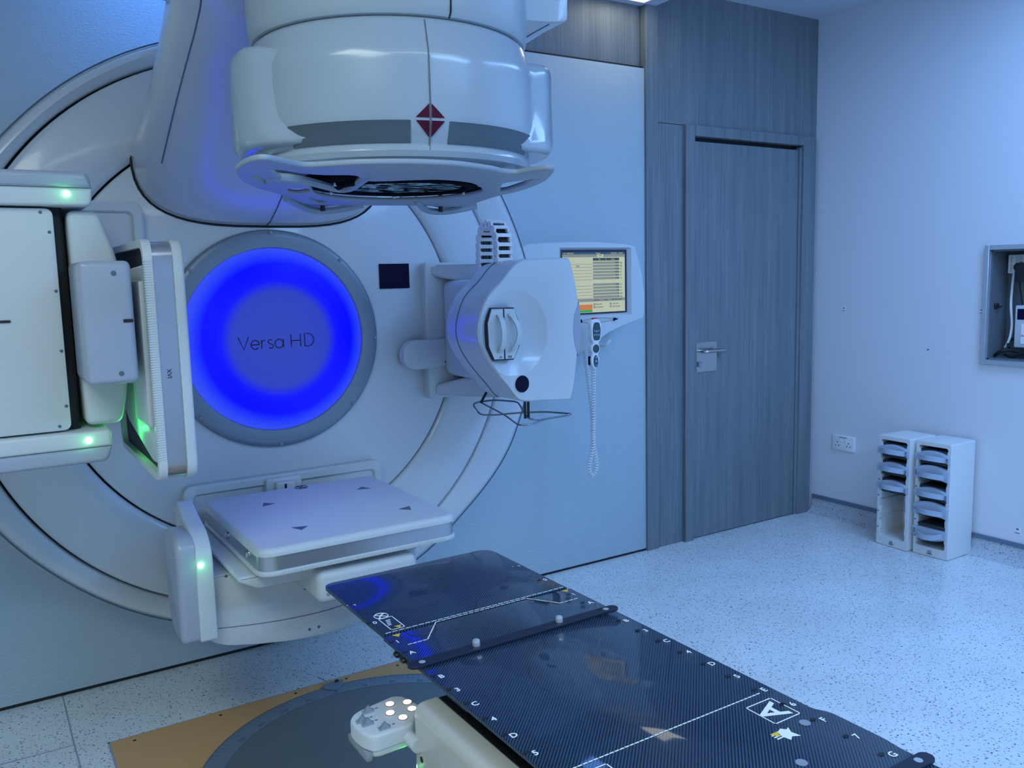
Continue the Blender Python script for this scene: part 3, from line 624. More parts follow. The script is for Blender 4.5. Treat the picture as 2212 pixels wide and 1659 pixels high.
# ---- right x-ray source arm
bm=nb(); prism(bm,rr4(1.533,1.86,.967,1.511,.02,4),'y',3.055,3.10,.006,3); sp=P('mounting_plate',bm,'shell_matt',label='white plate carrying the x-ray source')
for z0,z1,zz0,zz1 in((1.43,1.500,1.40,1.500),(.978,1.05,.978,1.09)):
    p=bmesh.new(); vs=[p.verts.new(c) for c in((1.56,3.056,z0+.03*(z0>1.2)),(1.56,3.056,z1-.03*(z0<1.2)),(1.73,2.84,zz1),(1.73,2.84,zz0),(1.90,2.84,zz1),(1.90,2.84,zz0),(1.90,3.056,zz1),(1.90,3.056,zz0))]
    bmesh.ops.convex_hull(p,input=vs); bmesh.ops.bevel(p,geom=p.edges[:],offset=.006,segments=2,affect='EDGES'); bm=nb(); merge(bm,p); P('gusset',bm,'shell_matt')
bm=nb(); box(bm,1.60,1.90,2.60,3.05,1.06,1.44,.03,4); P('source_arm',bm,'shell_matt')
tp=[(1.44,1.155)]
pts=[(1.80,1.205)]+[(1.475+.058*math.cos(t),1.150+.058*math.sin(t)) for t in [PI/2+PI*i/14 for i in range(15)]]+[(1.80,1.108)]
bm=nb(); prism(bm,pts,'y',3.035,3.075,.004,3); tb=P('side_tab',bm,'shell_matt',label='round ended white tab left of the x-ray source')
screw((1.68,3.035,1.195),tb,.004); screw((1.60,3.035,1.115),tb,.004)
F0=[(1.582,1.499),(1.690,1.508),(1.781,1.509),(1.803,1.494),(1.831,1.377),(1.836,1.252),(1.818,1.105),(1.797,1.015),(1.771,1.006),(1.680,1.012),(1.579,1.022),(1.528,1.075),(1.467,1.147),(1.431,1.203),(1.415,1.26),(1.425,1.323),(1.455,1.384),(1.510,1.434)]
F0=[(v.x,v.y) for v in smooth_path([(a,b_,0) for a,b_ in F0],4,True)]
# front face with a conical dish: ring of outline to dish
def fan_body():
    p=bmesh.new(); n=len(F0); cx,cz=1.560,1.258
    def scl(k,y,ox=0): return [p.verts.new((cx+(a-cx)*k+ox,y,cz+(b_-cz)*k)) for a,b_ in F0]
    cen=(1.62,1.257)
    def sc2(k,y): return [p.verts.new((cen[0]+(a-cen[0])*k,y,cen[1]+(b_-cen[1])*k)) for a,b_ in F0]
    back=sc2(.97,2.68); L=[back,sc2(.995,2.63),sc2(1.0,2.47),sc2(.993,2.455),sc2(.975,2.450)]
    R=.148; dc=(1.560,1.258)
    def circ_pt(a,b_,r,y):
        ang=math.atan2(b_-dc[1],a-dc[0]); return p.verts.new((dc[0]+r*math.cos(ang)*.92,y,dc[1]+r*math.sin(ang)))
    ring=[]
    for r,y in((R,2.4475),(R-.004,2.4495),(R*.72,2.466),(R*.4,2.478)): ring.append([circ_pt(a,b_,r,y) for a,b_ in F0])
    # keep the dish inside the outline
    for rg in ring:
        for v,(a,b_) in zip(rg,F0):
            d0=math.hypot(a-dc[0],b_-dc[1])*.955; d1=math.hypot(v.co.x-dc[0],v.co.z-dc[1])
            if d1>d0: v.co.x=dc[0]+(v.co.x-dc[0])*d0/d1; v.co.z=dc[1]+(v.co.z-dc[1])*d0/d1
    L+=ring
    for A,B in zip(L,L[1:]):
        for i in range(n): p.faces.new((A[i],A[(i+1)%n],B[(i+1)%n],B[i]))
    p.faces.new(L[-1]); p.faces.new(back)
    bmesh.ops.recalc_face_normals(p,faces=p.faces[:]); bm=nb(); merge(bm,p); return bm
xs=P('xray_source',fan_body(),'shell',label='rounded white x-ray source housing with a dished front',sharp=30)
bm=nb(); q=[(1.622+(a-1.622)*1.0015,b_) for a,b_ in F0]; qq=sorted([(a,b_) for a,b_ in q if a<1.60],key=lambda v:math.atan2(v[1]-1.257,v[0]-1.62)%(2*PI)); tube(bm,[(a,2.60,b_) for a,b_ in qq],.0014,4); P('housing_seam',bm,'label',xs)
SL=[(1.464,1.347),(1.553,1.345),(1.572,1.300),(1.574,1.215),(1.548,1.168),(1.471,1.170),(1.449,1.215),(1.446,1.300)]
bm=nb(); prism(bm,SL,'y',2.440,2.50,.002,1); P('slot_backing',bm,'ink',xs)
def inset(poly,d):
    c=Vector((sum(a for a,_ in poly)/len(poly),sum(b for _,b in poly)/len(poly))); out=[]
    for a,b in poly: v=Vector((a,b))-c; out.append(tuple(c+v*(1-d/v.length)))
    return out
S1=[(1.464,1.347),(1.5105,1.346),(1.5105,1.169),(1.471,1.170),(1.449,1.215),(1.446,1.300)]; S2=[(1.513,1.346),(1.553,1.345),(1.572,1.300),(1.574,1.215),(1.548,1.168),(1.513,1.169)]
for S in(S1,S2):
    bm=nb(); prism(bm,inset(S,.0045),'y',2.4385,2.48,.001,1); fc=P('filter_insert',bm,'shell_matt',xs)
bm=nb(); tube(bm,[(1.497,2.436,1.323),(1.495,2.412,1.310),(1.493,2.40,1.260),(1.495,2.412,1.205),(1.498,2.436,1.195)],.0001,4)
bm.free(); 
for x0,dx in((1.492,0.0),(1.535,0.0)):
    bm=nb(); P0=[]; n=10; p=bmesh.new(); rows=[]
    for i in range(n+1):
        t=i/n; z=1.325-.13*t; y=2.436-.030*math.sin(PI*t)**.6; wd=.009
        xx=x0+(0 if x0<1.5 else .018*math.sin(PI*t))
        rows.append([p.verts.new(c) for c in((xx-wd,y,z),(xx+wd,y,z),(xx+wd,y+.007,z),(xx-wd,y+.007,z))])
    for A,B in zip(rows,rows[1:]):
        for j in range(4): p.faces.new((A[j],A[(j+1)%4],B[(j+1)%4],B[j]))
    p.faces.new(rows[0]); p.faces.new(rows[-1]); bmesh.ops.recalc_face_normals(p,faces=p.faces[:]); merge(bm,p); P('grip_handle',bm,'shell_matt',xs)
bm=nb(); text_into(bm,'F1',.011,(1.496,2.4365,1.180),(1,0,0),(0,0,1),.0006); text_into(bm,'S20',.011,(1.531,2.4365,1.180),(1,0,0),(0,0,1),.0006); P('lettering',bm,'ink',xs)
bm=nb(); prism(bm,[(1.584+.027*math.cos(t*PI/16),1.082+.029*math.sin(t*PI/16)) for t in range(32)],'y',2.4445,2.452); P('round_sticker',bm,'navy',xs,label='dark blue round sticker')
# grey lens on the right side
bm=nb(); pts=[(1.8385,1.255)]; q=[(1.833,1.352),(1.8385,1.30),(1.840,1.255),(1.836,1.20),(1.829,1.160),(1.813,1.20),(1.806,1.255),(1.812,1.31)]
prism(bm,q,'y',2.4485,2.60); P('side_lens',bm,'grey',xs,label='grey lens shaped inset')
# energy chain
bm0=[]
def chain():
    cy,cz=2.66,1.555; ry,rz=.062,.075
    path=[]
    for k in range(5): path.append((cy+ry,1.47+.022*k+0.0,0))
    pts=[]
    for i in range(4): pts.append((2.722,1.455+.026*i,0.0))
    for i in range(9): t=PI*i/8; pts.append((2.66+.062*math.cos(t),1.560+.075*math.sin(t),t))
    for i in range(4): pts.append((2.598,1.534-.026*i,PI))
    return pts
cp_=chain(); cx0,cx1=1.585,1.640
bm=nb()
for y,z,t in cp_:
    for x in(cx0,cx1-.0):
        disc(bm,(y,z),.0165,'x',x-.004,x+.004,.002,12)
ch=P('cable_chain',bm,'white',label='white cable chain looped over the x-ray source')
for i,(y,z,t) in enumerate(cp_):
    nx=cp_[min(i+1,len(cp_)-1)]; pv=cp_[max(i-1,0)]; d=Vector((nx[0]-pv[0],nx[1]-pv[1])).normalized(); nrm=Vector((d.y,-d.x))
    for o_ in(.014,-.014):
        c=Vector((y,z))+nrm*o_; q=[tuple(c+d*s1*.0065+nrm*s2*.002) for s1,s2 in((-1,-1),(1,-1),(1,1),(-1,1))]
        bm=nb(); prism(bm,q,'x',cx0,cx1); P('chain_slat',bm,'white',ch)
bm=nb()
for k in range(4):
    x=cx0+.010+.0115*k; tube(bm,[(x,y,z) for y,z,t in cp_],.0048,6)
P('cables',bm,'black',ch)
# wire guard below the source
z=.965
bm=nb()
W1=[(1.650,2.80,.955),(1.63,3.0,.985) ]
A=[(1.583,2.80,.975),(1.655,2.76,.985),(1.70,2.66,.985),(1.62,2.47,.955),(1.655,2.46,.945),(1.80,2.44,.955),(1.75,2.55,.955),(1.68,2.62,.950),(1.61,2.69,.940),(1.56,2.70,.945)]
tube(bm,fillet(A,.03,4),.0033,8,True)
tube(bm,fillet([(1.62,2.80,.975),(1.615,2.62,.950),(1.58,2.47,.935),(1.62,2.45,.935),(1.68,2.46,.945)],.03,4,False),.003,8)
wg=P('wire_guard',bm,'wire',label='bent wire collision guard under the x-ray source')
bm=nb()
for x in(1.628,1.642): tube(bm,[(x,2.50,.95),(x,2.50,1.02)],.005,8)
tube(bm,[(1.60,2.76,.98),(1.62,2.74,1.03)],.005,8)
mkobj_split('guard_post',bm,M['black'],wg)
# ------------------------------------------------------------------ WALL MONITOR
mo=thing('wall_monitor','white wall monitor with a cream treatment screen, right of the gantry','monitor',(2.4,WY,1.1))
O=[(2.036,1.578),(2.15,1.592),(2.365,1.598),(2.52,1.594),(2.656,1.582),(2.680,1.560),(2.712,1.46),(2.731,1.35),(2.730,1.26),(2.712,1.235),(2.60,1.205),(2.50,1.172),(2.42,1.125),(2.33,1.092),(2.201,1.089),(2.04,1.097),(1.98,1.2),(1.98,1.5)]
O=[(v.x,v.y) for v in smooth_path([(a,b_,0) for a,b_ in O],4,True)]
p=bmesh.new(); n=len(O); cen=(2.36,1.38)
def sc3(k,y): return [p.verts.new((cen[0]+(a-cen[0])*k,y,cen[1]+(b_-cen[1])*k)) for a,b_ in O]
L=[sc3(.90,3.3199),sc3(.97,3.20),sc3(1,3.15),sc3(.997,3.132),sc3(.98,3.122)]
sq=[(2.250,1.268),(2.632,1.268),(2.632,1.560),(2.250,1.560)]
def onrect(a,b_,x0,x1,z0,z1):
    cx,cz=(x0+x1)/2,(z0+z1)/2; dx,dz=a-cx,b_-cz; k=min((x1-x0)/2/max(abs(dx),1e-6),(z1-z0)/2/max(abs(dz),1e-6)); return cx+dx*k,cz+dz*k
def rect_ring(x0,x1,z0,z1,y):
    pts=[list(onrect(a,b_,x0,x1,z0,z1)) for a,b_ in O]
    for cx_,cz_ in((x0,z0),(x1,z0),(x1,z1),(x0,z1)):
        j=min(range(n),key=lambda i:(pts[i][0]-cx_)**2+(pts[i][1]-cz_)**2); pts[j]=[cx_,cz_]
    return [p.verts.new((a,y,b_)) for a,b_ in pts]
L+=[rect_ring(2.232,2.645,1.258,1.570,3.120),rect_ring(2.250,2.628,1.268,1.560,3.138)]
for A_,B_ in zip(L,L[1:]):
    for i in range(n): p.faces.new((A_[i],A_[(i+1)%n],B_[(i+1)%n],B_[i]))
p.faces.new(L[0]); p.faces.new(L[-1]); bmesh.ops.recalc_face_normals(p,faces=p.faces[:]); bm=nb(); merge(bm,p); mb=mkobj('housing',bm,M['shell'],mo,30)
def flat(name,rects,m,parent,y):
    bm=nb()
    for x0,x1,z0,z1 in rects: prism(bm,[(x0,z0),(x1,z0),(x1,z1),(x0,z1)],'y',y,y+.001)
    return mkobj(name,bm,m,parent)
EM=lambda n,c,s=.8: mat(n,c,.4,emis=c,es=s)
sm=EM('screen_cream',(.48,.44,.24),.62); sg=EM('screen_grey',(.22,.21,.15),.6); sd=EM('screen_dark',(.03,.05,.05),.5); so=EM('screen_orange',(.60,.16,.03),.6); sgn=EM('screen_green',(.02,.32,.05),.6); stl=EM('screen_teal',(.02,.07,.09),.6)
scr=flat('screen',[(2.2505,2.6275,1.2685,1.5595)],M['ink'],mo,3.134)
flat('screen_page',[(2.2555,2.6150,1.2750,1.549)],sm,scr,3.1325)
flat('title_bar',[(2.2555,2.615,1.540,1.549)],stl,scr,3.1315)
flat('tab_bar',[(2.2555,2.452,1.527,1.540),(2.488,2.615,1.527,1.540),(2.2555,2.615,1.325,1.338)],sg,scr,3.1318)
flat('column_head',[(2.427,2.502,1.511,1.523),(2.504,2.580,1.511,1.523)],sd,scr,3.1316)
vals=[('358.9','deg'),('165.0','deg'),('+0.90','cm'),('+40.00','cm'),('-0.01','cm'),('+0.00','cm'),None,('-60.0','cm'),('+0.3','cm'),('-0.0','cm'),('0','deg'),('0','deg')]
rects=[];lines=[]
for i,v in enumerate(vals):
    if v is None: continue
    z=1.501-.0142*i; rects.append((2.427,2.580,z-.005,z+.0055)); lines.append((2.2555,2.421,z-.0056,z-.0047))
flat('value_field',rects,sg,scr,3.1317); flat('row_line',lines,sd,scr,3.1316)
bm=nb()
for i,v in enumerate(vals):
    if v is None: continue
    z=1.501-.0142*i; text_into(bm,v[0],.010,(2.578,3.1305,z),(1,0,0),(0,0,1),.0004,align='RIGHT'); text_into(bm,v[1],.010,(2.583,3.1305,z),(1,0,0),(0,0,1),.0004,align='LEFT')
for s_,x,z in(('Field...',2.470,1.534),('Accessories',2.30,1.3315),('Radiation',2.447,1.3315),('Inhibits',2.50,1.3315),('MLC (Processed)',2.565,1.3315),('Table ASU',2.457,1.312),('No Selection',2.462,1.299),('Linac ASU',2.557,1.312),('No Selection',2.561,1.299)):
    text_into(bm,s_,.0085,(x,3.1305,z),(1,0,0),(0,0,1),.0004)
text_into(bm,'Angle',.009,(2.34,3.1305,1.488),(1,0,0),(0,0,1),.0004); mkobj('screen_text',bm,sd,scr)['kind']='stuff'
bm=nb()
for s_,x,z in(('09 - VERSAHD1',2.29,1.5445),('Clinical',2.455,1.5445),('12/02/2022  14:05:38',2.565,1.5445),('Set',2.464,1.517),('Actual',2.542,1.517)): text_into(bm,s_,.0085,(x,3.1303,z),(1,0,0),(0,0,1),.0004)
mkobj('title_text',bm,sm,scr)['kind']='stuff'
flat('orange_block',[(2.34,2.421,1.288,1.312)],so,scr,3.1316); flat('green_block',[(2.34,2.421,1.277,1.2875)],sgn,scr,3.1316)
flat('tick_box',[(2.428,2.437,1.307,1.317),(2.428,2.437,1.295,1.304),(2.524,2.533,1.307,1.317),(2.524,2.533,1.295,1.304)],sg,scr,3.1314)
bm=nb(); prism(bm,[(v.x,v.y) for v in smooth_path([(2.335,1.237,0),(2.40,1.247,0),(2.47,1.250,0),(2.545,1.240,0),(2.47,1.229,0),(2.40,1.228,0)],5,True)],'y',3.116,3.128,.002,1); mkobj('rest_slot',bm,M['steel'],mb)
for x in(2.335,2.545):
    bm=nb(); prism(bm,[(x-.014,1.233),(x+.014,1.240),(x-.010,1.247)] if x>2.4 else [(x+.014,1.233),(x-.014,1.240),(x+.010,1.247)],'y',3.112,3.13); mkobj('arrow_tip',bm,M['navy'],mb)
bm=nb(); tube(bm,smooth_path([(2.43,3.13,1.13),(2.43,3.07,1.125),(2.44,3.05,1.135),(2.455,3.05,1.15)],5),.008,8); mkobj('hook',bm,M['shell_matt'],mb)
# pendant
pc=thing('hand_control','white hand control pendant with dark keypads on a coiled cord below the monitor','hand control',(2.372,3.05,1.03))
PO=[(2.338,1.20),(2.336,1.232),(2.352,1.250),(2.380,1.250),(2.394,1.232),(2.398,1.195),(2.394,1.160),(2.381,1.142),(2.388,1.125),(2.386,1.105),(2.378,1.094),(2.384,1.07),(2.378,1.045),(2.364,1.030),(2.350,1.030),(2.339,1.047),(2.336,1.072),(2.344,1.095),(2.338,1.108),(2.338,1.127),(2.349,1.143),(2.340,1.162)]
bm=nb(); prism(bm,[(v.x,v.y) for v in smooth_path([(a,b_,0) for a,b_ in PO],4,True)],'y',3.034,3.064,.007,3,True); pb=mkobj('pendant_body',bm,M['white'],pc)
bm=nb()
def oval(cx,cz,rx,rz): prism(bm,[(cx+rx*math.cos(t*PI/12),cz+rz*math.sin(t*PI/12)) for t in range(24)],'y',3.0325,3.036)
prism(bm,rpoly([(2.350,1.155),(2.384,1.155),(2.390,1.20),(2.382,1.236),(2.352,1.236),(2.345,1.20)],.012,4),'y',3.0325,3.036); oval(2.363,1.118,.018,.019); oval(2.361,1.062,.013,.027)
kp=mkobj('keypad_panel',bm,mat('keypad_teal',(.035,.08,.10),.4),pb)
bm=nb()
for x,z,s_ in((2.366,1.196,.004),(2.354,1.180,.0035),(2.366,1.180,.0035),(2.378,1.180,.0035),(2.354,1.198,.003),(2.378,1.198,.003),(2.362,1.079,.004),(2.361,1.062,.005),(2.361,1.044,.003)): prism(bm,[(x-s_,z-s_),(x+s_,z-s_),(x+s_,z+s_),(x-s_,z+s_)],'y',3.031,3.033)
mkobj_split('button',bm,M['grey'],pb)
bm=nb(); prism(bm,rpoly([(2.348,1.244),(2.384,1.244),(2.378,1.256),(2.355,1.256)],.004,3),'y',3.038,3.056,.002,1); mkobj('red_button',bm,mat('red_plastic',(.5,.03,.03),.4),pb)
bm=nb(); box(bm,2.333,2.339,3.042,3.056,1.045,1.085,.002,1); mkobj('side_trigger',bm,M['navy'],pb)
cpts=smooth_path([(2.360,3.05,1.03),(2.358,3.052,.90),(2.358,3.055,.78),(2.358,3.06,.68),(2.338,3.06,.60),(2.334,3.06,.56),(2.350,3.06,.532),(2.372,3.06,.555),(2.374,3.06,.60),(2.362,3.064,.70),(2.366,3.07,.80),(2.370,3.10,.95),(2.380,3.14,1.10)],26)
hel=[]; turns=0
for i,v in enumerate(cpts):
    f=i/len(cpts)
    hel.append(v)
sub=[]
for a,b_ in zip(cpts,cpts[1:]):
    for k in range(5): sub.append(a.lerp(b_,k/4))
pts=[]; acc=0; prev=sub[0]
for i,v in enumerate(sub):
    acc+=(v-prev).length; prev=v; t=(sub[min(i+1,len(sub)-1)]-sub[max(i-1,0)]).normalized(); u=t.cross(Vector((0,1,0))).normalized(); w_=t.cross(u); ph=2*PI*acc/.0125
    pts.append(v+(u*math.cos(ph)+w_*math.sin(ph))*.0085)
bm=nb(); tube(bm,pts,.0030,5); mkobj('coiled_cord',bm,M['white'],pc,80)
# ------------------------------------------------------------------ FLOOR PIT COVER, TURNTABLE, POINTER
bm=nb(); prism(bm,rpoly([(.262,.4),(1.66,.4),(1.66,2.872),(.262,2.872)],.004,2),'z',.0005,.004); fp=mkobj('pit_cover_board',bm,M['tan']); tag(fp,'tan board cover set into the floor around the round turntable','floor board')
bm=nb()
for x,y in((.33,2.84),(.60,2.845),(.30,2.6),(1.05,2.85),(1.25,2.84),(.86,2.848)): disc(bm,(x,y),.005,'z',.0035,.0048,0,12)
mkobj_split('screw',bm,M['dark'],fp)
bm=nb()
for (x0,y0,x1,y1) in((.256,.4,.262,2.878),(.256,2.872,1.66,2.878)): prism(bm,[(x0,y0),(x1,y0),(x1,y1),(x0,y1)],'z',.0003,.003)
mkobj('edge_sealant',bm,M['floorline'],fp)
TC=(.961,2.245)
tt=thing('turntable','round blue grey floor turntable with a numbered degree ring under the couch','turntable',(TC[0],TC[1],0))
bm=nb(); disc(bm,TC,.568,'z',.005,.0105,0,96); mkobj('scale_ring',bm,M['turnring'],tt)
bm=nb(); lathe(bm,[(.500,.0106),(.503,.0106),(.503,.0112),(.500,.0112)],(TC[0],TC[1],0),'z',96); lathe(bm,[(.566,.005),(.571,.005),(.571,.0108),(.566,.0108)],(TC[0],TC[1],0),'z',96)
for i in range(180):
    a=math.radians(i*2); l0=.545 if i%5 else .532; tube(bm,[(TC[0]+l0*math.cos(a),TC[1]+l0*math.sin(a),.0108),(TC[0]+.562*math.cos(a),TC[1]+.562*math.sin(a),.0108)],.0007,3)
for k,s_ in enumerate(('0','10','20','30','350','340','330','320')):
    d=math.radians(88-k*11 if k<4 else 88+(k-3)*11); r=.519; text_into(bm,s_,.022,(TC[0]+r*math.cos(d),TC[1]+r*math.sin(d),.0110),(math.sin(d),-math.cos(d),0),(math.cos(d),math.sin(d),0),.0005)
mkobj('scale_marks',bm,M['label'],tt)['kind']='stuff'
bm=nb(); disc(bm,TC,.500,'z',.006,.0108,0,96); mkobj('deck_plate',bm,M['turn'],tt)
pt=thing('scale_pointer','small metal pointer on the tan board at the turntable zero mark','pointer',(.99,2.81,.004))
bm=nb(); prism(bm,rpoly([(.950,2.800),(.985,2.772),(1.02,2.800),(1.03,2.835),(.955,2.838)],.006,2),'z',.0112,.015,.001,1); mkobj('pointer_plate',bm,M['turnring'],pt)
bm=nb(); disc(bm,(1.006,2.83),.007,'z',.0145,.019,.001,12); mkobj('screw',bm,M['black'],pt)
bm=nb(); disc(bm,(1.0,2.831),.012,'z',.004,.0114,0,12); tube(bm,[(.97,2.93,.0012),(.985,2.88,.0012)],.0012,4); mkobj('pointer_post',bm,M['midgrey'],pt)
# ------------------------------------------------------------------ TREATMENT COUCH
tc=thing('treatment_couch','treatment couch with a black carbon fibre tabletop marked with white letters','treatment couch',(.975,1.0,.011))
ZT=.66
def cp(name,bm,m,par=None,label=None,sharp=38):
    o=mkobj(name,bm,M[m],par if par is not None else tc,sharp)
    if label: o['label']=label
    return o
bm=nb(); prism(bm,rpoly([(.722,1.7075),(1.2275,1.7075),(1.2275,2.10),(.722,2.10)],[0,0,.045,.028],8),'z',ZT,ZT-.010,.003,2); prism(bm,[(.735,ZT-.009),(1.215,ZT-.009),(1.17,ZT-.022),(.78,ZT-.022)],'y',1.715,2.06); ex=cp('tabletop_extension',bm,'carbon',label='removable carbon fibre head end of the tabletop')
bm=nb(); prism(bm,rpoly([(.716,.25),(1.231,.25),(1.241,.28),(1.241,.79),(1.246,.82),(1.246,.93),(1.231,.955),(1.231,1.700),(.716,1.700)],[.01,.01,.01,.01,.01,.02,.01,.004,.004],3),'z',ZT,ZT-.008,.003,2); prism(bm,[(.728,ZT-.007),(1.222,ZT-.007),(1.14,ZT-.05),(.81,ZT-.05)],'y',.26,1.695); tt_=cp('tabletop',bm,'carbon',label='black carbon fibre tabletop')
bm=nb(); box(bm,.80,1.15,1.68,1.72,ZT-.04,ZT-.006); cp('joint_core',bm,'black')
Z1=ZT+.0004
def mark(*a,**k):
    b_=nb(); text_into(b_,*a,**k); cp('printed_letter',b_,'print',tt_)
bm=nb()
def dash(p,q,n,wd=.0013,gap=.82):
    p=Vector(p); q=Vector(q); d=(q-p); L=d.length; d/=L; nn=Vector((-d.y,d.x))*wd; st=L/n
    for i in range(n):
        a=p+d*(i*st); b_=a+d*st*gap; tri_flat(bm,[(*(a-nn),Z1),(*(b_-nn),Z1),(*(b_+nn),Z1),(*(a+nn),Z1)],.0004)
dash((.728,1.7125),(1.222,1.7125),30); dash((.85,1.7035),(1.10,1.7035),17); dash((.744,1.630),(.792,1.630),4); dash((.792,1.630),(.850,1.7035),1,gap=1); dash((1.150,1.630),(1.205,1.630),4); dash((1.150,1.630),(1.100,1.7035),1,gap=1)
dash((.735,1.047),(1.196,1.047),42)
cp('dashed_line',bm,'print',tt_)['kind']='stuff'; bm=nb()
def frame_rect(x0,x1,y0,y1,wd=.0012):
    for a,b_,c,d in((x0,x1,y0,y0+2*wd),(x0,x1,y1-2*wd,y1),(x0,x0+2*wd,y0,y1),(x1-2*wd,x1,y0,y1)): tri_flat(bm,[(a,c,Z1),(b_,c,Z1),(b_,d,Z1),(a,d,Z1)],.0004)
frame_rect(1.130,1.197,.954,1.024)
for q_ in(1,):
    frame_rect(.745,.812,.958,1.028); frame_rect(.746,.782,1.722,1.797)
XR,UY=(1,0,0),(0,1,0)
mark('A',.075,(1.162,.989,Z1+.0002),(0,1,0),(-1,0,0),.0004,offset=.0012); mark('R',.05,(.779,.993,Z1+.0002),(0,1,0),(-1,0,0),.0004)
for i,ch_ in enumerate('7F6E5D4C3B2A1'):
    pass
seq='A2B3C4D5E6F7G8H'
for i,ch_ in enumerate(seq):
    y=1.589-.0672*i
    if y<.3: break
    mark(ch_,.020,(.734,y,Z1+.0002),XR,UY,.0004,offset=.0004)
    if ch_ not in 'H': mark(ch_,.020,(1.211,y,Z1+.0002),XR,UY,.0004,offset=.0004)
for x in(.732,1.211):
    mark('1',.020,(x,1.657,Z1+.0002),XR,UY,.0004,offset=.0003); mark('0',.020,(x+.001,1.783,Z1+.0002),XR,UY,.0004,offset=.0003); mark('T',.014,(x+.004,1.912,Z1+.0002),XR,UY,.0004); mark('-',.018,(x-.012,1.922,Z1+.0002),XR,UY,.0004)
tube(bm,[(.761+.0165*math.cos(t*PI/14),1.812+.0165*math.sin(t*PI/14),Z1) for t in range(28)],.0013,4,True)
tube(bm,[(.752,1.800,Z1),(.758,1.812,Z1),(.770,1.822,Z1)],.0022,5); tube(bm,[(.750,1.822,Z1),(.772,1.802,Z1)],.0012,4)
for k in range(4): tri_flat(bm,[(.752+.002*k,1.750+.009*k,Z1),(.760+.003*k,1.750+.009*k,Z1),(.760+.003*k,1.754+.009*k,Z1),(.752+.002*k,1.754+.009*k,Z1)],.0004)
tri_flat(bm,[(1.112,.935,Z1),(1.125,.940,Z1),(1.132,.932,Z1),(1.140,.936,Z1),(1.132,.922,Z1),(1.136,.905,Z1),(1.122,.912,Z1),(1.112,.905,Z1),(1.108,.92,Z1)],.0004)
for k in range(3): tri_flat(bm,[(1.094,.918+.006*k,Z1),(1.108,.918+.006*k,Z1),(1.108,.921+.006*k,Z1),(1.094,.921+.006*k,Z1)],.0004)
cp('printed_symbols',bm,'print',tt_)['kind']='stuff'
bm=nb()
for x,y,s_ in((.745,1.688,.010),(.769,1.732,.009),(1.208,1.686,.010),(1.104,.931,.009)): tri_flat(bm,[(x-s_,y+s_*.6,Z1+.0003),(x,y-s_,Z1+.0003),(x+s_,y+s_*.6,Z1+.0003)],.0005)
mkobj_split('warning_triangle',bm,M['yellow'],tt_)
bm=nb()
for sx in(-1,1):
    tube(bm,[(.975+sx*v.x,v.y,Z1-.0004) for v in smooth_path([(.205,1.704,0),(.207,1.685,0),(.20,1.665,0),(.18,1.652,0),(.155,1.655,0),(.14,1.675,0),(.132,1.703,0)],6)],.0011,4)
for i in range(14):
    y=1.596-.0672*i
    if y<.3: break
    for x in(.722,1.197): prism(bm,[(x+.0065*math.cos(t*PI/8),y+.0045+.0045*math.sin(t*PI/8)) for t in range(16)],'z',Z1-.0002,Z1+.0004)
for y in(1.664,1.79):
    for x in(.720,1.199): prism(bm,[(x+.006*math.cos(t*PI/8),y+.004*math.sin(t*PI/8)) for t in range(16)],'z',Z1-.0002,Z1+.0004)
tube(bm,[(.80,.946,Z1-.0006),(1.16,.948,Z1-.0006)],.0008,4)
mkobj_split('index_notch',bm,M['dark'],tt_)
bm=nb()
for x,y in((1.176,.929),(1.071,.851),(.775,.929)): prism(bm,[(x+.010*math.cos(t*PI/12),y+.010*math.sin(t*PI/12)) for t in range(24)],'z',Z1-.0002,Z1+.0006)
mkobj_split('rivet',bm,M['midgrey'],tt_)
# side teeth near the head end
bm=nb(); 
for y in(1.618,1.585): box(bm,.709,.730,y,y+.016,ZT-.018,ZT-.009,.002,1)
box(bm,.716,.73,1.57,1.64,ZT-.018,ZT-.009); cp('side_latch',bm,'black')
# index bar lying on top
ib=thing('index_bar','black locating bar with two round steel pins lying across the couch tabletop','index bar',(.965,1.515,ZT))
bm=nb(); pts=[(.710+.016*math.cos(t),1.524+.016*math.sin(t)) for t in [PI/2+PI*i/10 for i in range(11)]]+[(1.226+.014*math.cos(t),1.524+.014*math.sin(t)) for t in [-PI/2+PI*i/10 for i in range(11)]]
pts=[(1.235,1.527)]+pts if False else pts
prism(bm,pts,'z',ZT+.0066,ZT+.0012,.0008,1); bb=mkobj('bar',bm,mat('bar_black',(.010,.018,.040),.5,spec=.3),ib,15)
for x in(.857,1.075):
    bm=nb(); lathe(bm,[(0,.0),(.0085,.0),(.0085,.009),(.0075,.0125),(.004,.0145),(0,.0145)],(x,1.528,ZT+.0062),'z',20,close=False); mkobj('pin',bm,M['pin'],ib)
for x in(.726,1.207):
    bm=nb(); prism(bm,[(x+.007*math.cos(t*PI/10),1.524+.007*math.sin(t*PI/10)) for t in range(20)],'z',ZT+.0064,ZT+.0072); mkobj('rivet',bm,M['grey'],ib)
ib2=ib.copy(); COL.objects.link(ib2); ib2.location=(.978,.735,ZT); ib2['label']='black locating bar end at the near right corner of the couch tabletop'
for ch_ in list(ib.children):
    c_=ch_.copy(); COL.objects.link(c_); c_.parent=ib2
for o_ in(ib,ib2): o_['group']='locating bars on the couch'
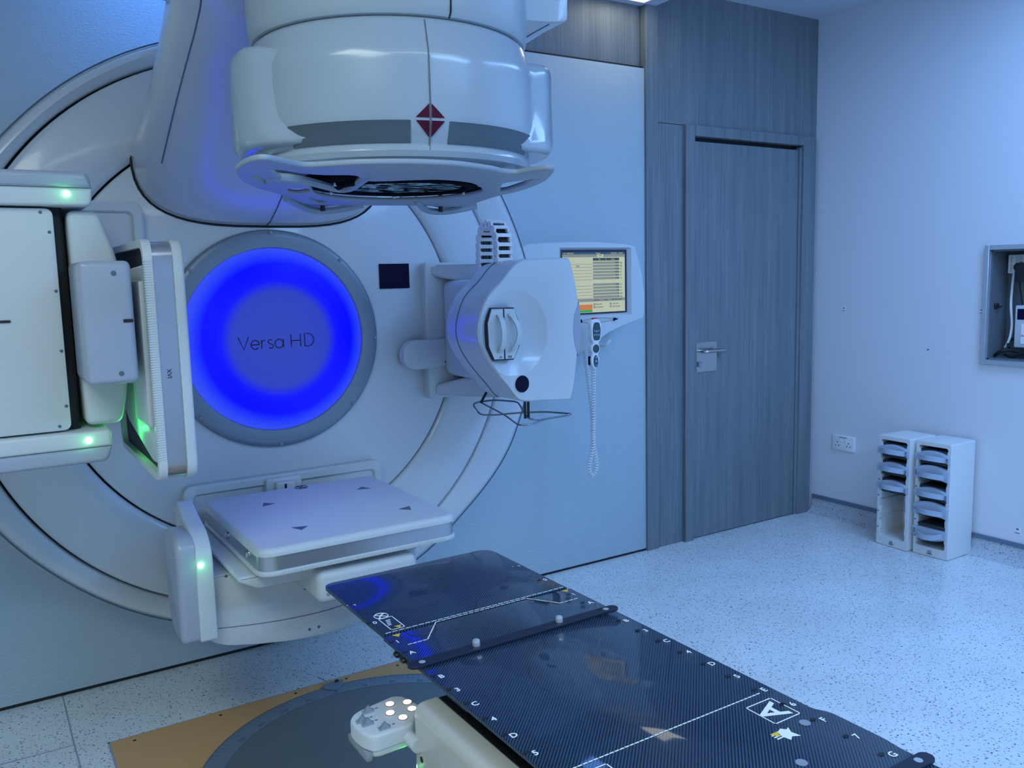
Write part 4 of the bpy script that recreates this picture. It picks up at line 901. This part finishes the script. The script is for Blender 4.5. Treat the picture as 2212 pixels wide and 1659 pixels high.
# side housing and rail
bm=nb(); p2=rpoly([(.684,.36),(.684,.606),(.738,.606),(.738,.36)],[.01,.030,.004,.01],7)
prism(bm,p2,'y',1.488,.10,.010,3); hs_=cp('side_housing',bm,'cream',label='cream side housing of the couch')
bm=nb(); box(bm,.675,.686,.10,1.385,.30,.520,.004,2); cp('lower_cover',bm,'cream',hs_)
bm=nb(); tube(bm,[(.674,1.34,.505),(.674,.2,.505)],.002,5); cp('cover_trim',bm,'white',hs_)
bm=nb()
for y,z in((1.455,.500),(1.395,.440)): lathe(bm,[(0,-.001),(.006,-.001),(.007,.002),(0,.002)],(.684,y,z),'x',14,close=False)
mkobj_split('screw',bm,M['dark'],hs_)
bm=nb(); box(bm,.7385,.756,.1,1.480,.585,.6045,.001,1); cp('accessory_rail',bm,'black')
bm=nb(); box(bm,.7565,.800,.1,1.400,.57,.600); cp('rail_recess',bm,'cass')
bm=nb(); box(bm,.7565,.784,1.405,1.487,.585,.602,.002,1); cp('grey_block',bm,'grey')
bm=nb(); box(bm,.80,1.16,.1,1.40,.50,.609,.01); cp('top_frame',bm,'midgrey')
bm=nb(); box(bm,.69,1.28,.1,1.38,.30,.50,.01); cp('lower_frame',bm,'cream')
bm=nb(); box(bm,.76,1.20,.45,1.25,.0112,.31,.02); cp('column',bm,'cream')
bm=nb(); box(bm,1.215,1.27,.10,1.38,.34,.58,.02); cp('side_housing',bm,'cream')
# couch keypad paddle
ZK=.555
kb=[(.640,1.575),(.655,1.605),(.70,1.630),(.75,1.626)]
KP=[(.588,1.595),(.600,1.618),(.640,1.630),(.712,1.640),(.730,1.628),(.748,1.590),(.720,1.540),(.69,1.505),(.620,1.490),(.600,1.500),(.590,1.54)]
# laid out from the plane z=.555
KP=[(.582,1.560),(.583,1.592),(.606,1.616),(.652,1.620),(.705,1.638),(.722,1.625),(.722,1.520),(.690,1.500),(.640,1.492),(.602,1.500),(.590,1.520)]
KP=[(.585,1.555),(.586,1.588),(.608,1.612),(.704,1.632),(.722,1.618),(.735,1.560),(.690,1.500),(.604,1.496),(.589,1.52)]
bm=nb(); prism(bm,rpoly(KP,[.02,.02,.02,.012,.012,.01,.01,.012,.02],5),'z',ZK,ZK-.032,.006,4); kd=cp('control_paddle',bm,'shell_matt',label='white control paddle with lit buttons')
bm=nb(); prism(bm,rpoly([(a+(.66-a)*.03,b_+(1.56-b_)*.03) for a,b_ in KP],.02,4),'z',ZK-.048,ZK-.0335,.006,3); cp('paddle_base',bm,'shell_matt',kd)
bm=nb(); box(bm,.586,.600,1.50,1.60,ZK-.052,ZK-.034,.004,2); cp('paddle_grip',bm,'ring_grey',kd)
bm=nb(); tube(bm,[(.68,1.53,ZK-.028),(.68,1.46,ZK-.028)],.014,12); cp('paddle_joint',bm,'shell_matt',kd)

for x,y in((.682,1.598),(.716,1.584),(.667,1.563),(.681,1.531),(.712,1.553)):
    bm=nb(); disc(bm,(x,y),.0105,'z',ZK+.0012,ZK-.002,.0006,24); cp('button_ring',bm,'ruby',kd)
    bm=nb(); disc(bm,(x,y),.0088,'z',ZK+.003,ZK,.0008,24); cp('lit_button',bm,'buttonlight',kd,label='white glowing round button')
for x,y in((.632,1.597),(.607,1.568),(.612,1.550),(.634,1.517)):
    bm=nb(); prism(bm,[(x-.014,y-.008),(x+.010,y-.008),(x+.014,y+.004),(x+.008,y+.010),(x-.012,y+.006)],'z',ZK+.0025,ZK-.001,.001,1)
    p=bmesh.new(); vs=[p.verts.new(c) for c in((x-.010,y-.006,ZK+.002),(x+.009,y-.006,ZK+.002),(x+.008,y+.007,ZK+.002),(x-.009,y+.005,ZK+.002),(x-.002,y-.003,ZK+.014),(x+.002,y+.003,ZK+.014))]
    bmesh.ops.convex_hull(p,input=vs); merge(bm,p); cp('thumb_wheel',bm,'midgrey',kd,label='grey thumb lever')
bm=nb(); 
for x,y in((.652,1.600),(.628,1.572),(.632,1.554),(.655,1.520)): box(bm,x-.003,x+.003,y-.0015,y+.0015,ZK,ZK+.0006)
mkobj_split('printed_mark',bm,M['label'],kd)
l=bpy.data.lights.new('green_glow','POINT'); l.energy=.10; l.color=(.05,1,.15); l.shadow_soft_size=.004; lo=bpy.data.objects.new('green_glow',l); COL.objects.link(lo); lo.location=(.69,1.50,.46)  # green lamp added for the laser spot's glow; no LED is modelled here
# ------------------------------------------------------------------ STORAGE RACKS AND CASSETTES
def make_rack():
    """local frame: front faces -X, width along Y, origin at the base centre of the front"""
    W,H,D=.093,.585,.205
    root=thing('storage_rack','','storage rack',(0,0,0))
    def RP(name,bm,m,par=None): 
        o=mkobj(name,bm,m,par if par is not None else root); return o
    bm=nb()
    out=rpoly([(-W,0),(W,0),(W,H),(-W,H)],.010,4)
    hole=rpoly([(-W+.017,.048),(W-.017,.048),(W-.017,H-.022),(-W+.017,H-.022)],.012,4)
    p=bmesh.new()
    n=len(out)
    L=[[p.verts.new((x,u,v)) for u,v in q] for x,q in((D,out),(.006,out),(0,[(a*.97,(b-.29)*.99+.29) for a,b in out]),(0,hole),(D-.012,hole))]
    for A,B in zip(L,L[1:]):
        for i in range(n): p.faces.new((A[i],A[(i+1)%n],B[(i+1)%n],B[i]))
    p.faces.new(L[0]); p.faces.new(L[-1]); bmesh.ops.recalc_face_normals(p,faces=p.faces[:]); merge(bm,p)
    RP('shell',bm,M['rack'])
    bm=nb(); box(bm,-.001,.012,-.018,.018,.012,.034,.002,1); RP('maker_plate',bm,M['shell_matt'])
    bm=nb(); lathe(bm,[(.005,-.0022),(.008,-.0022),(.008,-.001),(.005,-.001)],(0,0,.025),'x',16); box(bm,-.0025,-.001,-.014,.014,.0135,.0165); RP('badge_print',bm,M['label'])
    for i in range(6):
        z=.075+.085*i
        for s in(-1,1):
            bm=nb(); prism(bm,rpoly([(0,0),(.012,.0),(.016,.010),(.016,.038),(.012,.048),(0,.048)],.004,3) if True else [], 'x',.002,.02,.002,1)
            for v in bm.verts: v.co.y=s*(W-.008-v.co.y); v.co.z+=z
            bm.normal_update(); bmesh.ops.recalc_face_normals(bm,faces=bm.faces[:]); RP('slot_block',bm,M['rack'])
            bm=nb(); y=s*(W-.022); box(bm,.004,D-.02,min(y,s*(W-.014)),max(y,s*(W-.014)),z-.012,z-.004,.001,1); RP('runner',bm,M['rack'])
    bm=nb()
    for i in range(6): box(bm,-.0008,.001,W-.014,W-.006,.09+.085*i,.096+.085*i)
    RP('slot_number',bm,M['label'])
    return root
def copy_tree(o,parent=None):
    c=o.copy(); COL.objects.link(c)
    if parent is not None: c.parent=parent
    for ch in [x for x in o.children]: copy_tree(ch,c)
    return c
def place(o,x,y,z,rz):
    o.location=(x,y,z); o.rotation_euler=(0,0,rz)
RK=[(3.955,2.607,math.radians(-3)),(3.972,2.405,0.0)]
r1=make_rack(); place(r1,RK[0][0],RK[0][1],0,RK[0][2]); r1['label']='white storage rack nearer the door, empty in its lower half'; r1['group']='white racks on the floor'
r2=copy_tree(r1); place(r2,RK[1][0],RK[1][1],0,RK[1][2]); r2['label']='white storage rack away from the door, filled with five grey cassettes'
def make_cassette(tall,inv,txt,left_label):
    root=thing('filter_cassette','','cassette',(0,0,0))
    W=.088; h0=.020 if not tall else .034
    bm=nb(); box(bm,.012,.185,-.072,.072,-.040,.034,.003,2); mkobj('tray_body',bm,M['cass'],root)
    # front plate arched along the top
    pts=[]; n=12
    for i in range(n+1): y=-W+2*W*i/n; pts.append((y,h0*.55+.020*(1-(y/W)**2) if not inv else .016))
    low=[]
    for i in range(n+1): y=W-2*W*i/n; low.append((y,-.030 if not inv else -.020-.024*(1-(y/W)**2)))
    if not inv and not tall: low=[(y,-.012) if abs(y)<W*.999 else (y,-.026) for y,_ in low]; low=[(y,-.024+.020*(1-(y/W)**2)) for y,_ in low]
    if tall: low=[(y,-.036+.012*(1-(y/W)**2)) for y,_ in low]
    bm=nb(); prism(bm,pts+low,'x',-.012,.012,.003,2); fp_=mkobj('front_plate',bm,M['handle'],root)
    # bowed grip bar
    p=bmesh.new(); rows=[]; n=16
    for i in range(n+1):
        t=i/n; y=-.070+.140*t; bow=math.sin(PI*t)**.7; x=-.012-.042*bow; zc=(-.004 if not tall else -.012)+ (.008*bow if not inv else -.014*bow); hh=.013
        rows.append([p.verts.new(c) for c in((x,y,zc-hh),(x,y,zc+hh),(x+.006,y,zc+hh),(x+.006,y,zc-hh))])
    for A,B in zip(rows,rows[1:]):
        for j in range(4): p.faces.new((A[j],A[(j+1)%4],B[(j+1)%4],B[j]))
    p.faces.new(rows[0]); p.faces.new(rows[-1]); bmesh.ops.recalc_face_normals(p,faces=p.faces[:])
    bm=nb(); merge(bm,p); mkobj('grip',bm,M['handle'],root)
    bm=nb(); y=(W-.009) if left_label else -(W-.009)
    text_into(bm,txt,.014,(-.0125,y,-.006),(0,0,-1),(0,1,0) if False else (0,-1,0),.0008); mkobj('lettering',bm,M['ink'],root)
    return root
def rackpos(k,z):
    x,y,r=RK[k]; return x-.004,y,z,r
specs=[(0,.512,0,0,'EL10','uppermost grey cassette in the rack nearer the door'),(0,.420,0,0,'M20','middle grey cassette in the rack nearer the door'),(0,.325,0,0,'S10','lowest grey cassette in the rack nearer the door, above the empty slots'),
(1,.510,0,0,'BT1','uppermost grey cassette in the rack away from the door'),(1,.430,1,0,'CAL1','tall grey cassette second from the top, in the full rack'),(1,.325,0,0,'M20','narrow grey cassette in the middle of the full rack'),(1,.245,1,0,'F1','tall grey cassette second from the bottom, in the full rack'),(1,.130,0,1,'M15','lowest grey cassette in the full rack, its grip curving downward')]
protos={}
for k,z,tall,inv,txt,lab in specs:
    key=(tall,inv)
    c=make_cassette(tall,inv,txt,tall or inv)
    place(c,*rackpos(k,z)); c['label']=lab; c['group']='grey cassettes in the racks'
# ------------------------------------------------------------------ THINGS ON THE RIGHT WALL
so_=thing('double_socket','white double wall socket near the floor beside the racks','wall socket',(WX,3.085,.45))
bm=nb(); prism(bm,rpoly([(3.012,.404),(3.158,.404),(3.158,.492),(3.012,.492)],.004,3),'x',WX-.010,WX+.0005,.003,2); sp_=mkobj('socket_plate',bm,M['white'],so_)
bm=nb()
for y in(3.048,3.122):
    for dy,dz in((0,.006),(-.011,-.012),(.011,-.012)): box(bm,WX-.0106,WX-.009,y+dy-.0028,y+dy+.0028,.445+dz-.003,.445+dz+.003)
box(bm,WX-.0106,WX-.009,3.06,3.11,.4795,.4825)
mkobj_split('pin_hole',bm,M['ink'],so_)
for y in(3.068,3.102):
    bm=nb(); box(bm,WX-.013,WX-.009,y-.006,y+.006,.457,.472,.001,1); mkobj('rocker_switch',bm,M['white'],so_)
def sticker(y,z,lab,w_=.010,h=.013):
    o=thing('wall_sticker',lab,'sticker',(WX,y,z)); o['group']='small stickers on the side wall'
    bm=nb(); box(bm,WX-.0012,WX,y-w_,y+w_,z-h,z+h); mkobj('sticker_sheet',bm,M['white'],o)
    bm=nb(); box(bm,WX-.0016,WX-.0011,y-w_*.5,y+w_*.5,z+h*.3,z+h*.75); box(bm,WX-.0016,WX-.0011,y-w_*.9,y+w_*.9,z-h*.7,z-h*.45); mkobj('sticker_print',bm,M['label'],o)
sticker(3.108,1.218,'small white sticker alone at mid height on the side wall'); sticker(2.322,1.222,'small white sticker touching the left edge of the wall cabinet',.012,.014); sticker(2.101,.166,'small white sticker low on the side wall, right of the racks',.013,.017)
o=thing('wall_screw','tiny dark screw head in the side wall left of the cabinet','screw',(WX,2.593,1.019)); bm=nb(); disc(bm,(2.593,1.019),.0035,'x',WX-.004,WX,.001,10); mkobj('screw_head',bm,M['ink'],o)
cb=thing('wall_cabinet','open grey framed cabinet recessed in the side wall','cabinet',(WX,2.05,.98))
bm=nb(); fw=.022
def frm(y0,y1,z0,z1): box(bm,WX-.022,WX+.02,y0,y1,z0,z1,.002,1)
frm(CY1-.001,CY1+fw,CZ0-fw,CZ1+fw); frm(CY0-fw,CY0+.001,CZ0-fw,CZ1+fw); frm(CY0,CY1,CZ1-.001,CZ1+fw); frm(CY0,CY1,CZ0-fw,CZ0+.001); mkobj('cabinet_frame',bm,M['cabframe'],cb)
bm=nb(); dp_=.16
box(bm,WX+.001,WX+dp_,CY1-.008,CY1-.0005,CZ0,CZ1); box(bm,WX+.001,WX+dp_,CY0+.0005,CY0+.008,CZ0,CZ1); box(bm,WX+.001,WX+dp_,CY0,CY1,CZ0+.0005,CZ0+.008); box(bm,WX+.001,WX+dp_,CY0,CY1,CZ1-.008,CZ1-.0005); box(bm,WX+dp_-.008,WX+dp_,CY0,CY1,CZ0,CZ1); mkobj('cabinet_box',bm,M['cabin'],cb)
bm=nb(); box(bm,WX+.030,WX+.060,CY1-.018,CY1-.008,1.235,1.262,.002,1); tube(bm,[(WX+.045,CY1-.035,1.246),(WX+.045,CY1-.01,1.246)],.005,8); tube(bm,[(WX+.03,CY1-.026,1.246),(WX+.07,CY1-.026,1.246)],.003,6); mkobj('cam_lock',bm,M['black'],cb)
ad=thing('socket_box','white surface socket box lettered ADFRRY inside the wall cabinet','socket',(WX+.10,2.25,1.44))
bm=nb(); box(bm,WX+.105,WX+.151,2.185,2.262,1.405,1.495,.003,2); a_=mkobj('box_shell',bm,M['white'],ad)
bm=nb(); box(bm,WX+.102,WX+.106,2.196,2.225,1.415,1.485,.001,1); mkobj('socket_face',bm,M['shell_matt'],ad)
bm=nb()
for i,c in enumerate('ADFRRY'): text_into(bm,c,.012,(WX+.1045,2.246,1.480-.0125*i),(0,-1,0),(0,0,1),.0008)
mkobj('lettering',bm,M['ink'],ad)
bm=nb(); box(bm,WX+.045,WX+.095,2.130,2.200,1.362,1.455,.006,2); tube(bm,[(WX+.101,2.195,1.44),(WX+.07,2.200,1.432)],.020,14); tube(bm,smooth_path([(WX+.07,2.185,1.365),(WX+.072,2.182,1.33),(WX+.075,2.176,1.29),(WX+.08,2.172,1.255)],5),.004,6); pa=mkobj('power_adaptor',bm,M['black']); tag(pa,'black plug-in power adaptor with thin black lead in the wall cabinet','power adaptor')
bm=nb(); tube(bm,smooth_path([(WX+.115,2.238,1.404),(WX+.11,2.240,1.33),(WX+.10,2.236,1.25),(WX+.09,2.222,1.16),(WX+.08,2.222,1.10),(WX+.085,2.238,1.06),(WX+.09,2.250,1.045)],6),.006,8); wc=mkobj('white_cable',bm,M['white']); tag(wc,'thick white cable hanging from the socket box in the wall cabinet','cable')
dv=thing('control_box','white electronic box with a dark window inside the wall cabinet','electronic box',(WX+.08,2.12,1.05))
bm=nb(); box(bm,WX+.055,WX+.13,2.03,2.192,1.050,1.252,.006,2); mkobj('case',bm,M['shell_matt'],dv)
bm=nb(); box(bm,WX+.0535,WX+.056,2.05,2.180,1.185,1.236); mkobj('dark_window',bm,M['navy'],dv)
bm=nb(); prism(bm,rr4(2.06,2.160,1.068,1.165,.006,3),'x',WX+.052,WX+.056,.001,1); mkobj('inner_panel',bm,M['white'],dv)
bm=nb(); lathe(bm,[(.003,-.001),(.005,-.001),(.005,.001),(.003,.001)],(WX+.0515,2.150,1.108),'x',14); mkobj('red_mark',bm,mat('red_print',(.5,.05,.06),.4),dv)
bm=nb()
for k,(q,r) in enumerate((([(2.275,1.006,.05),(2.24,1.03,.04),(2.20,1.035,.06),(2.12,1.02,.05)],.009),([(2.22,1.045,.07),(2.235,1.075,.09),(2.20,1.09,.10)],.006),([(2.24,1.012,.07),(2.19,1.004,.05),(2.13,1.03,.04),(2.08,1.03,.05)],.006))):
    tube(bm,smooth_path([(WX+x,y,z) for y,z,x in q],6),r,8)
bc=mkobj('black_cables',bm,M['black']); tag(bc,'tangled black cables lying on the bottom of the wall cabinet','cables',kind='stuff')
